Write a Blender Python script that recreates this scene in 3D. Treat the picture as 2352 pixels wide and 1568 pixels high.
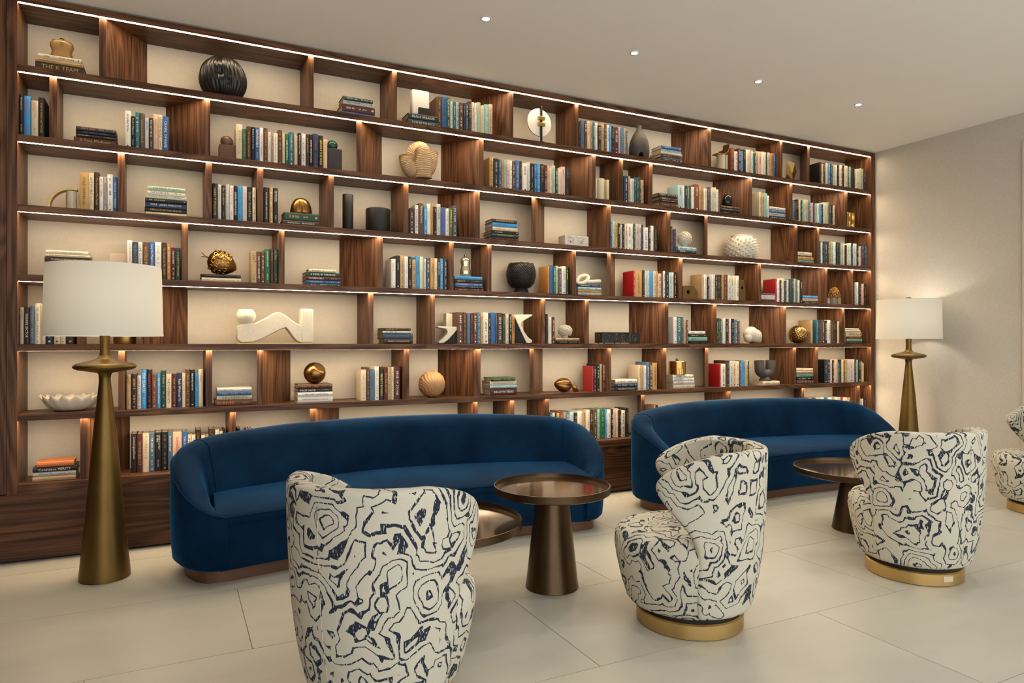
import bpy, bmesh, math, random
from mathutils import Vector, Matrix
random.seed(7)
for o in list(bpy.data.objects): bpy.data.objects.remove(o, do_unlink=True)
SC = bpy.context.scene
COL = SC.collection
PI = math.pi

# ------------------------------------------------------------------ camera
FPX, CX, HOR, CAMH = 1568.0, 1176.0, 786.0, 1.25
YAW = math.atan(777.0/1568.0)
CA, SA = math.cos(YAW), math.sin(YAW)
cam = bpy.data.objects.new('camera', bpy.data.cameras.new('camera'))
COL.objects.link(cam)
cam.data.lens = 24.0; cam.data.sensor_width = 36.0; cam.data.sensor_fit = 'HORIZONTAL'
cam.data.shift_y = 2.0/2352.0
cam.location = (0, 0, CAMH); cam.rotation_euler = (PI/2, 0, -YAW)
cam.data.clip_start = 0.05
SC.camera = cam
# ------------------------------------------------------------------ world, exposure
w = bpy.data.worlds.new('world'); SC.world = w; w.use_nodes = True
bgn = w.node_tree.nodes['Background']
bgn.inputs[0].default_value = (1.0, 1.0, 0.975, 1); bgn.inputs[1].default_value = 1.5
vs = SC.view_settings
vs.view_transform = 'Standard'; vs.look = 'None'; vs.gamma = 1.0; vs.use_curve_mapping = False
vs.exposure = 0.55
LED_POWER = 33.0
SPOT_POWER = 22.0
LED_COL = (1.0, 0.76, 0.50)
SPOT_COL = (1.0, 0.95, 0.86)

# ------------------------------------------------------------------ pixel helpers (distance always from a known plane)
D = 4.71                 # front plane of the bookcase (y)
DB = D + 0.315           # its back panel
def ray(px):
    t = (px-CX)/FPX
    return SA + t*CA, CA - t*SA
def fx(px, Y):
    a, b = ray(px); return Y*a/b
def fzc(px, Y):
    return Y/ray(px)[1]
def fz(px, py, Y):
    return CAMH - (py-HOR)*fzc(px, Y)/FPX
def floorpt(px, py, z=0.0):
    zc = FPX*(CAMH-z)/(py-HOR); a, b = ray(px)
    return zc*a, zc*b
def campt(px, zc):
    a, b = ray(px); return zc*a, zc*b
K = 3.92
Z = dict(A=(0,0),B=(500,80),C=(1000,180),D=(1500,240),E=(0,360),F=(500,380),G=(1000,440),H=(1500,480),
         I=(0,660),J=(500,640),K=(1000,640),L=(1500,660),M=(0,920))
def zx(zk, u): return Z[zk][0] + u/K
def zy(zk, v): return Z[zk][1] + v/K

# ------------------------------------------------------------------ materials
MATS = {}
def nodes_of(m):
    m.use_nodes = True
    nt = m.node_tree
    return nt, nt.nodes, nt.links, nt.nodes['Principled BSDF']
def mat(name, col, rough=0.5, metal=0.0, var=0.06, vscale=30.0, bump=0.0, sheen=0.0, trans=0.0, ior=1.45, coat=0.0, emit=None, spec=None):
    if name in MATS: return MATS[name]
    m = bpy.data.materials.new(name); MATS[name] = m
    nt, N, L, P = nodes_of(m)
    P.inputs['Roughness'].default_value = rough
    P.inputs['Metallic'].default_value = metal
    P.inputs['IOR'].default_value = ior
    if spec is not None: P.inputs['Specular IOR Level'].default_value = spec
    if trans: P.inputs['Transmission Weight'].default_value = trans
    if coat: P.inputs['Coat Weight'].default_value = coat
    if sheen:
        P.inputs['Sheen Weight'].default_value = sheen
        P.inputs['Sheen Roughness'].default_value = 0.4
    tc = N.new('ShaderNodeTexCoord'); nz = N.new('ShaderNodeTexNoise')
    nz.inputs['Scale'].default_value = vscale; nz.inputs['Detail'].default_value = 4
    L.new(tc.outputs['Object'], nz.inputs['Vector'])
    mx = N.new('ShaderNodeMix'); mx.data_type = 'RGBA'
    mx.inputs[6].default_value = (*[max(0, c*(1-var)) for c in col], 1)
    mx.inputs[7].default_value = (*[min(1, c*(1+var)) for c in col], 1)
    L.new(nz.outputs['Fac'], mx.inputs[0]); L.new(mx.outputs[2], P.inputs['Base Color'])
    if bump:
        b = N.new('ShaderNodeBump'); b.inputs['Strength'].default_value = bump; b.inputs['Distance'].default_value = 0.004
        L.new(nz.outputs['Fac'], b.inputs['Height']); L.new(b.outputs['Normal'], P.inputs['Normal'])
    if emit:
        P.inputs['Emission Color'].default_value = (*emit[0], 1); P.inputs['Emission Strength'].default_value = emit[1]
    return m
def wood(name, axis, c0, c1, c2, rough=0.42, ring=26.0, scale=1.0):
    m = bpy.data.materials.new(name); MATS[name] = m
    nt, N, L, P = nodes_of(m)
    tc = N.new('ShaderNodeTexCoord'); oi = N.new('ShaderNodeObjectInfo')
    add = N.new('ShaderNodeVectorMath'); add.operation = 'ADD'
    mul = N.new('ShaderNodeMath'); mul.operation = 'MULTIPLY'; mul.inputs[1].default_value = 17.0
    L.new(oi.outputs['Random'], mul.inputs[0]); L.new(tc.outputs['Object'], add.inputs[0]); L.new(mul.outputs[0], add.inputs[1])
    mp = N.new('ShaderNodeMapping')
    s = [5.0*scale]*3; s['xyz'.index(axis)] = 0.55*scale
    mp.inputs['Scale'].default_value = s
    L.new(add.outputs[0], mp.inputs['Vector'])
    n1 = N.new('ShaderNodeTexNoise'); n1.inputs['Scale'].default_value = 1.0; n1.inputs['Detail'].default_value = 1.5; n1.inputs['Distortion'].default_value = 0.5
    L.new(mp.outputs[0], n1.inputs['Vector'])
    k = N.new('ShaderNodeMath'); k.operation = 'MULTIPLY'; k.inputs[1].default_value = ring*3.2
    L.new(n1.outputs['Fac'], k.inputs[0])
    sn = N.new('ShaderNodeMath'); sn.operation = 'SINE'; L.new(k.outputs[0], sn.inputs[0])
    mp2 = N.new('ShaderNodeMapping'); s2 = [130.0*scale]*3; s2['xyz'.index(axis)] = 3.0*scale
    mp2.inputs['Scale'].default_value = s2; L.new(add.outputs[0], mp2.inputs['Vector'])
    n2 = N.new('ShaderNodeTexNoise'); n2.inputs['Scale'].default_value = 1.0; n2.inputs['Detail'].default_value = 3
    L.new(mp2.outputs[0], n2.inputs['Vector'])
    a = N.new('ShaderNodeMath'); a.operation = 'MULTIPLY_ADD'; a.inputs[1].default_value = 0.17; a.inputs[2].default_value = 0.0
    L.new(sn.outputs[0], a.inputs[0])
    b = N.new('ShaderNodeMath'); b.operation = 'ADD'; L.new(a.outputs[0], b.inputs[0]); L.new(n2.outputs['Fac'], b.inputs[1])
    cr = N.new('ShaderNodeValToRGB'); e = cr.color_ramp.elements
    e[0].position = 0.22; e[0].color = (*c0, 1); e[1].position = 0.80; e[1].color = (*c2, 1)
    md = e.new(0.52); md.color = (*c1, 1)
    L.new(b.outputs[0], cr.inputs[0]); L.new(cr.outputs[0], P.inputs['Base Color'])
    P.inputs['Roughness'].default_value = rough; P.inputs['Specular IOR Level'].default_value = .22
    bp = N.new('ShaderNodeBump'); bp.inputs['Strength'].default_value = 0.12; bp.inputs['Distance'].default_value = 0.002
    L.new(n2.outputs['Fac'], bp.inputs['Height']); L.new(bp.outputs['Normal'], P.inputs['Normal'])
    return m
WC = ((0.046,0.018,0.008),(0.118,0.050,0.022),(0.192,0.088,0.041))
W_X = wood('walnut_horizontal','x',*WC)
W_Z = wood('walnut_vertical','z',*WC)
W_P = wood('walnut_plinth','x',(0.036,0.013,0.006),(0.085,0.034,0.014),(0.135,0.058,0.026),ring=34,scale=0.8)
def linen(name, col, scale=260.0, amt=0.10, rough=0.9, coarse=0.05):
    m = bpy.data.materials.new(name); MATS[name] = m
    nt, N, L, P = nodes_of(m)
    tc = N.new('ShaderNodeTexCoord')
    vals = []
    for sc in ((scale*.12, scale*.12, scale), (scale, scale, scale*.12)):
        mp = N.new('ShaderNodeMapping'); mp.inputs['Scale'].default_value = sc; L.new(tc.outputs['Object'], mp.inputs['Vector'])
        n = N.new('ShaderNodeTexNoise'); n.inputs['Scale'].default_value = 1; n.inputs['Detail'].default_value = 2
        L.new(mp.outputs[0], n.inputs['Vector']); vals.append(n)
    ad = N.new('ShaderNodeMath'); ad.operation = 'ADD'; L.new(vals[0].outputs['Fac'], ad.inputs[0]); L.new(vals[1].outputs['Fac'], ad.inputs[1])
    mr = N.new('ShaderNodeMapRange'); mr.inputs[1].default_value = .6; mr.inputs[2].default_value = 1.4; L.new(ad.outputs[0], mr.inputs[0])
    mx = N.new('ShaderNodeMix'); mx.data_type = 'RGBA'
    mx.inputs[6].default_value = (*[c*(1-amt) for c in col],1); mx.inputs[7].default_value = (*[min(1,c*(1+amt)) for c in col],1)
    L.new(mr.outputs[0], mx.inputs[0]); L.new(mx.outputs[2], P.inputs['Base Color'])
    P.inputs['Roughness'].default_value = rough
    bp = N.new('ShaderNodeBump'); bp.inputs['Strength'].default_value = .15; bp.inputs['Distance'].default_value = .002
    L.new(ad.outputs[0], bp.inputs['Height']); L.new(bp.outputs['Normal'], P.inputs['Normal'])
    return m
M_BACK = linen('cream_wallcovering', (0.68,0.60,0.47), amt=.05)
M_WALL = linen('beige_linen_wallcovering', (0.585,0.550,0.485), amt=.10)
M_CEIL = mat('ceiling_paint', (0.92,0.90,0.84), .85, var=.02, vscale=3)
M_BASEB = mat('baseboard_paint', (0.60,0.55,0.48), .6, var=.02)
M_GAP_SHADE = mat('gap_shade', (0.02,0.02,0.018), .8)  # near-black colour paints in the shade of gaps and hollows
def tile_mat():
    m = bpy.data.materials.new('stone_tile'); MATS['stone_tile'] = m
    nt, N, L, P = nodes_of(m)
    tc = N.new('ShaderNodeTexCoord'); oi = N.new('ShaderNodeObjectInfo')
    ad = N.new('ShaderNodeVectorMath'); ad.operation = 'ADD'
    mu = N.new('ShaderNodeMath'); mu.operation='MULTIPLY'; mu.inputs[1].default_value = 31
    L.new(oi.outputs['Random'], mu.inputs[0]); L.new(tc.outputs['Object'], ad.inputs[0]); L.new(mu.outputs[0], ad.inputs[1])
    mp = N.new('ShaderNodeMapping'); mp.inputs['Scale'].default_value = (1.1, 3.2, 2); L.new(ad.outputs[0], mp.inputs['Vector'])
    n = N.new('ShaderNodeTexNoise'); n.inputs['Scale'].default_value = 1.2; n.inputs['Detail'].default_value = 7; n.inputs['Roughness'].default_value = .62
    L.new(mp.outputs[0], n.inputs['Vector'])
    cr = N.new('ShaderNodeValToRGB'); e = cr.color_ramp.elements
    e[0].position=.3; e[0].color=(0.398,0.385,0.325,1); e[1].position=.72; e[1].color=(0.462,0.446,0.382,1)
    L.new(n.outputs['Fac'], cr.inputs[0]); L.new(cr.outputs[0], P.inputs['Base Color'])
    P.inputs['Roughness'].default_value = .36
    bp = N.new('ShaderNodeBump'); bp.inputs['Strength'].default_value=.05; bp.inputs['Distance'].default_value=.002
    L.new(n.outputs['Fac'], bp.inputs['Height']); L.new(bp.outputs['Normal'], P.inputs['Normal'])
    return m
M_TILE = tile_mat()
M_GROUT = mat('grout', (0.24,0.20,0.15), .9)
M_LED = mat('led_diffuser', (1,1,1), .5, emit=(LED_COL, LED_POWER))
M_LAMPDISC = mat('downlight_lens', (1,1,1), .5, emit=((1,.97,.95), 30.0))
M_WHITE = mat('white_trim', (0.75,0.73,0.70), .5)

# ------------------------------------------------------------------ mesh helpers
class MB:
    def __init__(s): s.v=[]; s.f=[]; s.mi=[]; s.m=0
    def add(s, vs, fs):
        o=len(s.v); s.v+= [tuple(p) for p in vs]; s.f+=[tuple(i+o for i in f) for f in fs]; s.mi+=[s.m]*len(fs); return s
    def box(s, x0,x1,y0,y1,z0,z1):
        return s.add([(x0,y0,z0),(x1,y0,z0),(x1,y1,z0),(x0,y1,z0),(x0,y0,z1),(x1,y0,z1),(x1,y1,z1),(x0,y1,z1)],
              [(0,3,2,1),(4,5,6,7),(0,1,5,4),(1,2,6,5),(2,3,7,6),(3,0,4,7)])
    def prism(s, pts, h0, h1, axis='z'):
        n=len(pts)
        def P(a,b,h): return {'z':(a,b,h),'y':(a,h,b),'x':(h,a,b)}[axis]
        vs=[P(a,b,h0) for a,b in pts]+[P(a,b,h1) for a,b in pts]
        fs=[tuple(range(n)),tuple(range(2*n-1,n-1,-1))]+[(i,i+n,(i+1)%n+n,(i+1)%n) for i in range(n)]
        return s.add(vs,fs)
    def lathe(s, prof, n=24, c=(0,0,0), sx=1, sy=1, mod=None):
        vs=[];fs=[]
        for r,z in prof:
            for i in range(n):
                a=2*PI*i/n; k=r*(mod(a,z) if mod else 1)
                vs.append((c[0]+k*math.cos(a)*sx, c[1]+k*math.sin(a)*sy, c[2]+z))
        m=len(prof)
        for j in range(m-1):
            for i in range(n):
                fs.append((j*n+i, j*n+(i+1)%n, (j+1)*n+(i+1)%n, (j+1)*n+i))
        if prof[0][0]>1e-6: fs.append(tuple(range(n-1,-1,-1)))
        if prof[-1][0]>1e-6: fs.append(tuple((m-1)*n+i for i in range(n)))
        return s.add(vs,fs)
    def loft(s, secs, closed=True, cap=True):
        n=len(secs[0]); vs=[p for q in secs for p in q]; fs=[]
        for j in range(len(secs)-1):
            for i in range(n if closed else n-1):
                fs.append((j*n+i, j*n+(i+1)%n, (j+1)*n+(i+1)%n, (j+1)*n+i))
        if cap:
            fs.append(tuple(range(n-1,-1,-1))); fs.append(tuple((len(secs)-1)*n+i for i in range(n)))
        return s.add(vs,fs)
    def tube(s, path, rad, n=12, rib=0.0, ribn=0, cap=True, flat=1.0):
        P=[Vector(p) for p in path]; secs=[]
        up=None
        for i,p in enumerate(P):
            t=(P[min(i+1,len(P)-1)]-P[max(i-1,0)]).normalized()
            if up is None:
                up=Vector((0,1,0)) if abs(t.y)<.9 else Vector((1,0,0))
            a=(up-t*up.dot(t)).normalized(); b=t.cross(a); up=a
            r=rad[i] if isinstance(rad,(list,tuple)) else rad
            if ribn: r*=1+rib*(1 if i%ribn==0 else -1)
            secs.append([p+a*math.cos(2*PI*k/n)*r+b*math.sin(2*PI*k/n)*r*flat for k in range(n)])
        return s.loft(secs,True,cap)
    def ball(s, c, r, n=16, m=10, sz=1.0, sx=1.0, sy=1.0, fn=None):
        vs=[];fs=[]
        for j in range(m+1):
            th=PI*j/m
            for i in range(n):
                a=2*PI*i/n
                d=Vector((math.sin(th)*math.cos(a),math.sin(th)*math.sin(a),-math.cos(th)))
                k=fn(d) if fn else 1
                vs.append((c[0]+d.x*r*sx*k,c[1]+d.y*r*sy*k,c[2]+d.z*r*sz*k))
        for j in range(m):
            for i in range(n):
                fs.append((j*n+i,j*n+(i+1)%n,(j+1)*n+(i+1)%n,(j+1)*n+i))
        return s.add(vs,fs)
    def cone(s, c, d, r, h, n=6):
        d=Vector(d).normalized(); a=d.orthogonal().normalized(); b=d.cross(a); c=Vector(c)
        vs=[c+a*math.cos(2*PI*k/n)*r+b*math.sin(2*PI*k/n)*r for k in range(n)]+[c+d*h]
        return s.add(vs,[(k,(k+1)%n,n) for k in range(n)])
    def mesh(s, name, mats, smooth=None):
        me=bpy.data.meshes.new(name); me.from_pydata(s.v,[],s.f)
        for m in (mats if isinstance(mats,(list,tuple)) else [mats]): me.materials.append(m)
        if s.m or any(s.mi): me.polygons.foreach_set('material_index', s.mi)
        bm=bmesh.new(); bm.from_mesh(me); bmesh.ops.remove_doubles(bm,verts=bm.verts,dist=1e-6)
        bmesh.ops.recalc_face_normals(bm,faces=bm.faces); bm.to_mesh(me); bm.free()
        if smooth is not None:
            me.polygons.foreach_set('use_smooth',[True]*len(me.polygons))
            if smooth<180: me.set_sharp_from_angle(angle=math.radians(smooth))
        me.update(); return me
    def obj(s, name, mats, parent=None, loc=(0,0,0), smooth=None, rot=(0,0,0), bevel=0.0):
        o=bpy.data.objects.new(name, s.mesh(name,mats,smooth)); COL.objects.link(o)
        o.location=loc; o.rotation_euler=rot
        if parent: o.parent=parent
        if bevel:
            b=o.modifiers.new('bevel','BEVEL'); b.width=bevel; b.segments=2; b.limit_method='ANGLE'
        return o
def tag(o, label=None, cat=None, group=None, kind=None):
    if label: o['label']=label
    if cat: o['category']=cat
    if group: o['group']=group
    if kind: o['kind']=kind
    return o
def empty(name, loc, rz=0.0):
    o=bpy.data.objects.new(name,None); COL.objects.link(o); o.location=loc; o.rotation_euler=(0,0,rz); o.empty_display_size=.1
    return o
def copy_tree(o, parent=None):
    c=o.copy(); COL.objects.link(c); c.parent=parent
    for ch in list(o.children): copy_tree(ch,c)
    return c

# ------------------------------------------------------------------ setting
CEIL = 3.235
WALLX = fx(2011.0, D)
XL = -2.2; YB = -1.9
ce = MB().box(-2.3, WALLX+.1, -.6, DB+.1, CEIL, CEIL+.06).obj('ceiling', M_CEIL); tag(ce, kind='structure')
tag(MB().box(XL, WALLX+.1, DB+.03, DB+.12, 0, CEIL).obj('wall_back', M_BACK), kind='structure')
tag(MB().box(WALLX, WALLX+.1, YB, DB+.03, 0, CEIL).obj('wall_right', M_WALL), kind='structure')
tag(MB().box(-2.3, -2.2, -1.9, DB+.03, 0, CEIL).obj('wall_left_added', W_Z), kind='structure')  # unseen dark wall, added to keep world light off the left side
tag(MB().box(WALLX-.014, WALLX, 3.42, D-.005, 0.0, .125).obj('baseboard_right', M_BASEB, bevel=.004), kind='structure')
tag(MB().box(WALLX-.02, WALLX, 3.26, 3.325, 0, 2.99).obj('trim_1', M_BASEB, bevel=.004), kind='structure')
fl = MB().box(XL, WALLX, YB, DB, -.08, -.0035).obj('floor', M_GROUT); tag(fl, kind='structure')
TL, TH = 1.771, .756
tmesh = {}
def tile(x0, x1, y0, y1):
    key=(round(x1-x0,3),round(y1-y0,3))
    if key not in tmesh:
        g=.0016
        tmesh[key]=MB().box(g,key[0]-g,g,key[1]-g,-.010,0).mesh('tile',M_TILE)
    o=bpy.data.objects.new('tile',tmesh[key]); COL.objects.link(o); o.parent=fl; o.location=(x0,y0,0)
ymax = D+.03
for r in range(-12, 5):
    y0 = 2.21 + r*TH; y1=min(y0+TH, ymax)
    if y0>=ymax: continue
    off = 1.475 - r*1.187          # joints walk one third of a tile per course
    off = off % TL
    i = -4
    while True:
        x0=off+i*TL; i+=1
        if x0>=WALLX: break
        if x0+TL<XL: continue
        if y0 < YB: continue
        tile(max(x0,XL), min(x0+TL,WALLX), y0, y1)

# downlights
def downlight(x, y, label=None):
    e=empty('downlight',(x,y,CEIL)); 
    tag(e,label,'downlight','recessed ceiling downlights')
    MB().lathe([(.034,0),(.034,-.003),(.024,-.005),(.021,-.002),(.021,0)],24).obj('trim_ring',M_WHITE,e,smooth=30)
    MB().lathe([(.0195,-.0040),(.0195,-.0025)],20).obj('lens',M_LAMPDISC,e)
    li=bpy.data.lights.new('downlight_lamp','SPOT'); li.energy=SPOT_POWER; li.color=SPOT_COL
    li.spot_size=math.radians(105); li.spot_blend=.75; li.shadow_soft_size=.035
    lo=bpy.data.objects.new('lamp',li); COL.objects.link(lo); lo.parent=e; lo.location=(0,0,-.012)
DLX=[.585,1.715,2.83,3.985,5.12]
dl_lab={1.715:'ceiling downlight nearest the camera, above the first blue sofa',2.83:'ceiling downlight second from the left in the photo',
 3.985:'ceiling downlight third from the left in the photo',5.12:'ceiling downlight farthest right, near the beige wall'}
for x in DLX: downlight(x,3.82,dl_lab.get(x,'ceiling downlight just above the picture over the left floor lamp'))
for yy in (2.0,):
    for k,x in enumerate(DLX[1:]): downlight(x,yy,'ceiling downlight out of the picture, %s from left over the armchairs'%('first','second','third','fourth')[k])

# ------------------------------------------------------------------ bookcase
PXL, PXR = 39.6, 2001.0
X0, X1 = fx(PXL,D), fx(PXR,D)
zc0 = fzc(PXL,D)
def zl(py): return CAMH-(py-HOR)*zc0/FPX
BOT=[zl(1.8),zl(162),zl(323.6),zl(484.6),zl(645.2),zl(806.2),zl(967.2),zl(1135.7)]
TOP=[CEIL-.012,zl(145.9),zl(307.2),zl(468.4),zl(629.1),zl(790.1),zl(952.0),zl(1114.2)]
bc = empty('bookcase',(0,0,0))
tag(bc,'wall-wide built-in walnut bookcase with staggered dividers and lit shelves','bookcase')
XSEG=[X0, fx(979.6,D), fx(1584,D), X1]
for i in range(8):
    for a in range(3):
        g=.0008
        MB().box(XSEG[a]+g,XSEG[a+1]-g,D,DB,BOT[i],TOP[i]).obj('shelf_board',W_X,bc)
        if i<7:
            MB().box(XSEG[a]+(.004 if a==0 else .001),XSEG[a+1]-(.004 if a==2 else .001),D+.006,D+.026,BOT[i]-.0001,BOT[i]+.001).obj('led_strip',M_LED,bc)
SL=fx(15.5,D)
MB().box(SL,X0,D-.001,DB+.02,BOT[7],TOP[0]).obj('side_panel',W_Z,bc)
MB().box(X1,fx(2009.5,D),D-.001,DB+.02,0,TOP[0]).obj('side_panel',W_Z,bc)
MB().box(SL-1.6,SL-.004,D+.012,DB+.02,BOT[7]+.004,CEIL-.002).obj('end_panel',W_Z,bc)
MB().box(SL-1.6,fx(1330,D),D+.006,DB,.012,BOT[7]-.0005).obj('plinth_panel',W_P,bc)
MB().box(fx(1330,D)+.002,X1,D+.006,DB,.012,BOT[7]-.0005).obj('plinth_panel',W_P,bc)
MB().box(SL-1.6,X1,D+.03,DB,.0,.012).obj('toe_gap_shade',M_GAP_SHADE,bc)
MB().box(X0,X1,DB-.004,DB+.02,BOT[7],TOP[0]).obj('back_panel',M_BACK,bc)
DT=.036; DF=D+.029
DIVS={1:[('R','A',893,1325),('L','B',865,740),('L','B',1614,1460),('L','C',702,325),('L','C',1288,1083),('L','D',523,163),('L','D',1165,925),('L','D',1410,1322)],
2:[('R','A',445,570),('L','A',1893,1493),('R','B',1248,1478),('L','C',434,50),('L','C',1443,1068),('L','C',1690,1478),('L','C',1955,1737),('L','D',892,537),('L','D',1255,1013),('L','D',1750,1418)],
3:[('R','E',1060,1140),('L','E',1908,1825),('L','F',410,305),('L','F',1046,912),('L','F',1718,1558),('L','G',400,20),('R','G',865,980),('L','G',1580,1365),('L','G',2117,1893),('L','H',490,448),('L','H',1300,1058),('L','H',1497,1280)],
4:[('L','E',1693,1628),('L','F',602,488),('L','F',1485,1095),('L','F',2125,1952),('L','G',505,320),('L','G',1265,1060),('R','G',1545,1617),('L','G',2225,1998),('L','H',972,735),('L','H',1570,1240),('L','H',1802,1560)],
5:[('R','I',690,780),('R','I',1270,1690),('L','J',1402,1255),('L','J',1955,1788),('L','K',990,792),('L','K',1382,1172),('L','K',2097,1742),('L','L',571,340),('L','L',1199,863),('L','L',1722,1475)],
6:[('R','I',1065,1140),('L','I',1910,1828),('R','J',353,655),('L','J',1724,1563),('L','K',407,22),('R','K',847,965),('L','K',1583,1370),('L','K',2080,1858),('L','L',497,450),('L','L',1288,1047),('L','L',1485,1275)],
7:[('R','M',722,1170),('L','M',2124,2030),('R','J',830,1093),('L','J',2340,2160),('L','K',711,518),('L','K',1023,823),('L','K',1882,1820),('L','L',697,462),('L','L',1360,1270),('L','L',1862,1615)]}
DIVX={}   # row -> list of (front-left, front-right, back-left, back-right)
for r,ds in DIVS.items():
    DIVX[r]=[]
    for side,zk,uf,ub in ds:
        yb=DB-.004
        if side=='R':
            a=fx(zx(zk,uf),DF); b=a+DT; d=fx(zx(zk,ub),yb); c=d-DT
        else:
            b=fx(zx(zk,uf),DF); a=b-DT; c=fx(zx(zk,ub),yb); d=c+DT
        DIVX[r].append((a,b,c,d))
        MB().prism([(a,DF),(b,DF),(d,yb),(c,yb)],TOP[r],BOT[r-1]).obj('divider',W_Z,bc)

# ------------------------------------------------------------------ books
PAL={ 'black':(.014,.013,.013),'charcoal':(.040,.040,.045),'navy':(.018,.035,.085),'blue':(.035,.120,.330),'sky blue':(.050,.300,.620),
 'denim blue':(.080,.160,.260),'light blue':(.420,.620,.640),'teal':(.030,.150,.185),'dark teal':(.018,.075,.080),'sage green':(.380,.500,.360),
 'seafoam':(.260,.520,.430),'green':(.020,.130,.055),'dark green':(.014,.058,.036),'pale green':(.560,.600,.440),'olive':(.110,.110,.030),
 'dark brown':(.045,.024,.014),'brown':(.110,.052,.026),'rust brown':(.190,.062,.030),'maroon':(.085,.022,.020),'tan':(.480,.330,.170),
 'golden tan':(.520,.310,.110),'ochre':(.500,.235,.055),'orange':(.700,.190,.040),'cream':(.700,.600,.420),'ivory':(.780,.720,.580),
 'white':(.800,.770,.700),'pale grey':(.560,.540,.500),'silver grey':(.430,.410,.380),'peach':(.700,.480,.320),'pink':(.640,.440,.400),
 'lilac':(.480,.420,.500),'red':(.420,.015,.020),'slate blue':(.055,.085,.115),'plum brown':(.110,.070,.062),'lavender blue':(.130,.190,.430)}
TXT={'w':('white_ink',(.80,.77,.70)),'k':('black_ink',(.02,.02,.02)),'g':('gold_ink',(.55,.37,.10)),'r':('red_ink',(.55,.04,.04)),'y':('yellow_ink',(.80,.66,.08)),
 'o':('orange_ink',(.65,.22,.04)),'b':('blue_ink',(.05,.25,.55)),'t':('tan_ink',(.40,.27,.14)),'s':('silver_ink',(.45,.43,.40)),'n':('navy_ink',(.05,.08,.16))}
DARK={'black','charcoal','navy','blue','denim blue','teal','dark teal','green','dark green','olive','dark brown','brown','rust brown','maroon','red','slate blue','plum brown','sky blue'}
def book_mat(c): return mat('book_'+c.replace(' ','_'),PAL[c],.48,var=.07,vscale=60)
def ink(c): n,k=TXT[c]; return mat(n,k,.45,metal=.35 if c=='g' else 0,var=.0)
M_PAGES=mat('page_paper',(.62,.50,.34),.85,var=.15,vscale=300)
TEXTC={}
def text_shape(s):
    if s in TEXTC: return TEXTC[s]
    cu=bpy.data.curves.new('t','FONT'); cu.body=s; cu.resolution_u=1; cu.align_x='LEFT'; cu.space_line=.85
    o=bpy.data.objects.new('t',cu); me=bpy.data.meshes.new_from_object(o)
    vs=[(v.co.x,v.co.y) for v in me.vertices]; fs=[tuple(p.vertices) for p in me.polygons]
    bpy.data.objects.remove(o); bpy.data.curves.remove(cu); bpy.data.meshes.remove(me)
    xs=[v[0] for v in vs]; ys=[v[1] for v in vs]
    TEXTC[s]=(vs,fs,min(xs),max(xs),min(ys),max(ys)); return TEXTC[s]
rb=random.Random(11)
def lettering(mb,w,h,title):
    y=-.0042
    if title:
        vs,fs,ax,bx,ay,by=text_shape(title)
        sc=min(.50*w/(by-ay+1e-6), .74*h/(bx-ax+1e-6))
        L=(bx-ax)*sc; top=h*.93 if L<.6*h else h-(h-L)/2
        mb.add([(w/2+(q-(ay+by)/2)*sc, y, top-(p-ax)*sc) for p,q in vs],fs)
        if L<.55*h: strokes(mb,w,h*.12,h*.30,rb.randint(3,6),y,.22)
    else:
        a=.93-rb.random()*.05; b=.40+rb.random()*.25
        wd=rb.choice((.28,.36,.44))
        strokes(mb,w,h*b,h*a,rb.randint(7,12),y,wd)
        if rb.random()<.8: strokes(mb,w,h*.18,h*(b-.10),rb.randint(3,6),y,wd*.7)
        mb.box(w*.38,w*.62,y,y+.0006,h*.05,h*.05+w*.25)
def strokes(mb,w,z0,z1,n,y,wd):
    # too small to read in the photograph: rows of short upright marks
    st=(z1-z0)/n
    for i in range(n):
        if rb.random()<.14: continue
        z=z1-(i+1)*st; hh=st*(.55+.2*rb.random()); k=w*wd*(.75+.25*rb.random())
        c=w/2; q=st*.22
        mb.add([(c-k/2,y,z),(c+k/2,y,z),(c+k/2,y,z+q),(c-k/2,y,z+q)],[(0,1,2,3)])
        if rb.random()<.7: mb.add([(c-k/2,y,z+hh-q),(c+k/2*rb.choice((1,.2)),y,z+hh-q),(c+k/2,y,z+hh),(c-k/2,y,z+hh)],[(0,1,2,3)])
        if rb.random()<.8: 
            e=rb.choice((-1,1)); mb.add([(c+e*k/2,y,z),(c+e*(k/2-w*.05),y,z),(c+e*(k/2-w*.05),y,z+hh),(c+e*k/2,y,z+hh)],[(0,1,2,3)])
def cover_shape(mb,w,h,d):
    t=min(.003,w*.16)
    pts=[(0,d),(0,.004),(.16*w,-.0005),(.5*w,-.003),(.84*w,-.0005),(w,.004),(w,d),(w-t,d),(w-t,.007),(t,.007),(t,d)]
    mb.prism(pts,0,h,'z')
def pages_shape(mb,w,h,d):
    t=min(.003,w*.16); mb.box(t,w-t,.007,d-.005,.0035,h-.0035)
BOOKS=[]   # dicts
ORD=['first','second','third','fourth','fifth','sixth','seventh','eighth','ninth','tenth','eleventh','twelfth','thirteenth','fourteenth','fifteenth','sixteenth','seventeenth','eighteenth','nineteenth','twentieth','twenty-first','twenty-second','twenty-third','twenty-fourth','twenty-fifth','twenty-sixth']
SHN={1:'top shelf',2:'second shelf',3:'third shelf',4:'fourth shelf',5:'fifth shelf',6:'sixth shelf',7:'bottom shelf'}
def clear_depth(r,x0,x1,y0,want):
    d=want
    while d>.03:
        ok=True
        for (a,b,c,e) in DIVX[r]:
            for k in (0,.5,1):
                y=y0+d*k; f=max(0,min(1,(y-DF)/(DB-.004-DF)))
                l=a+(c-a)*f; q=b+(e-b)*f
                if x1>l+.0005 and x0<q-.0005 : 
                    ok=False
        if ok: return d-.004
        d-=.01
    return .03
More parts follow.
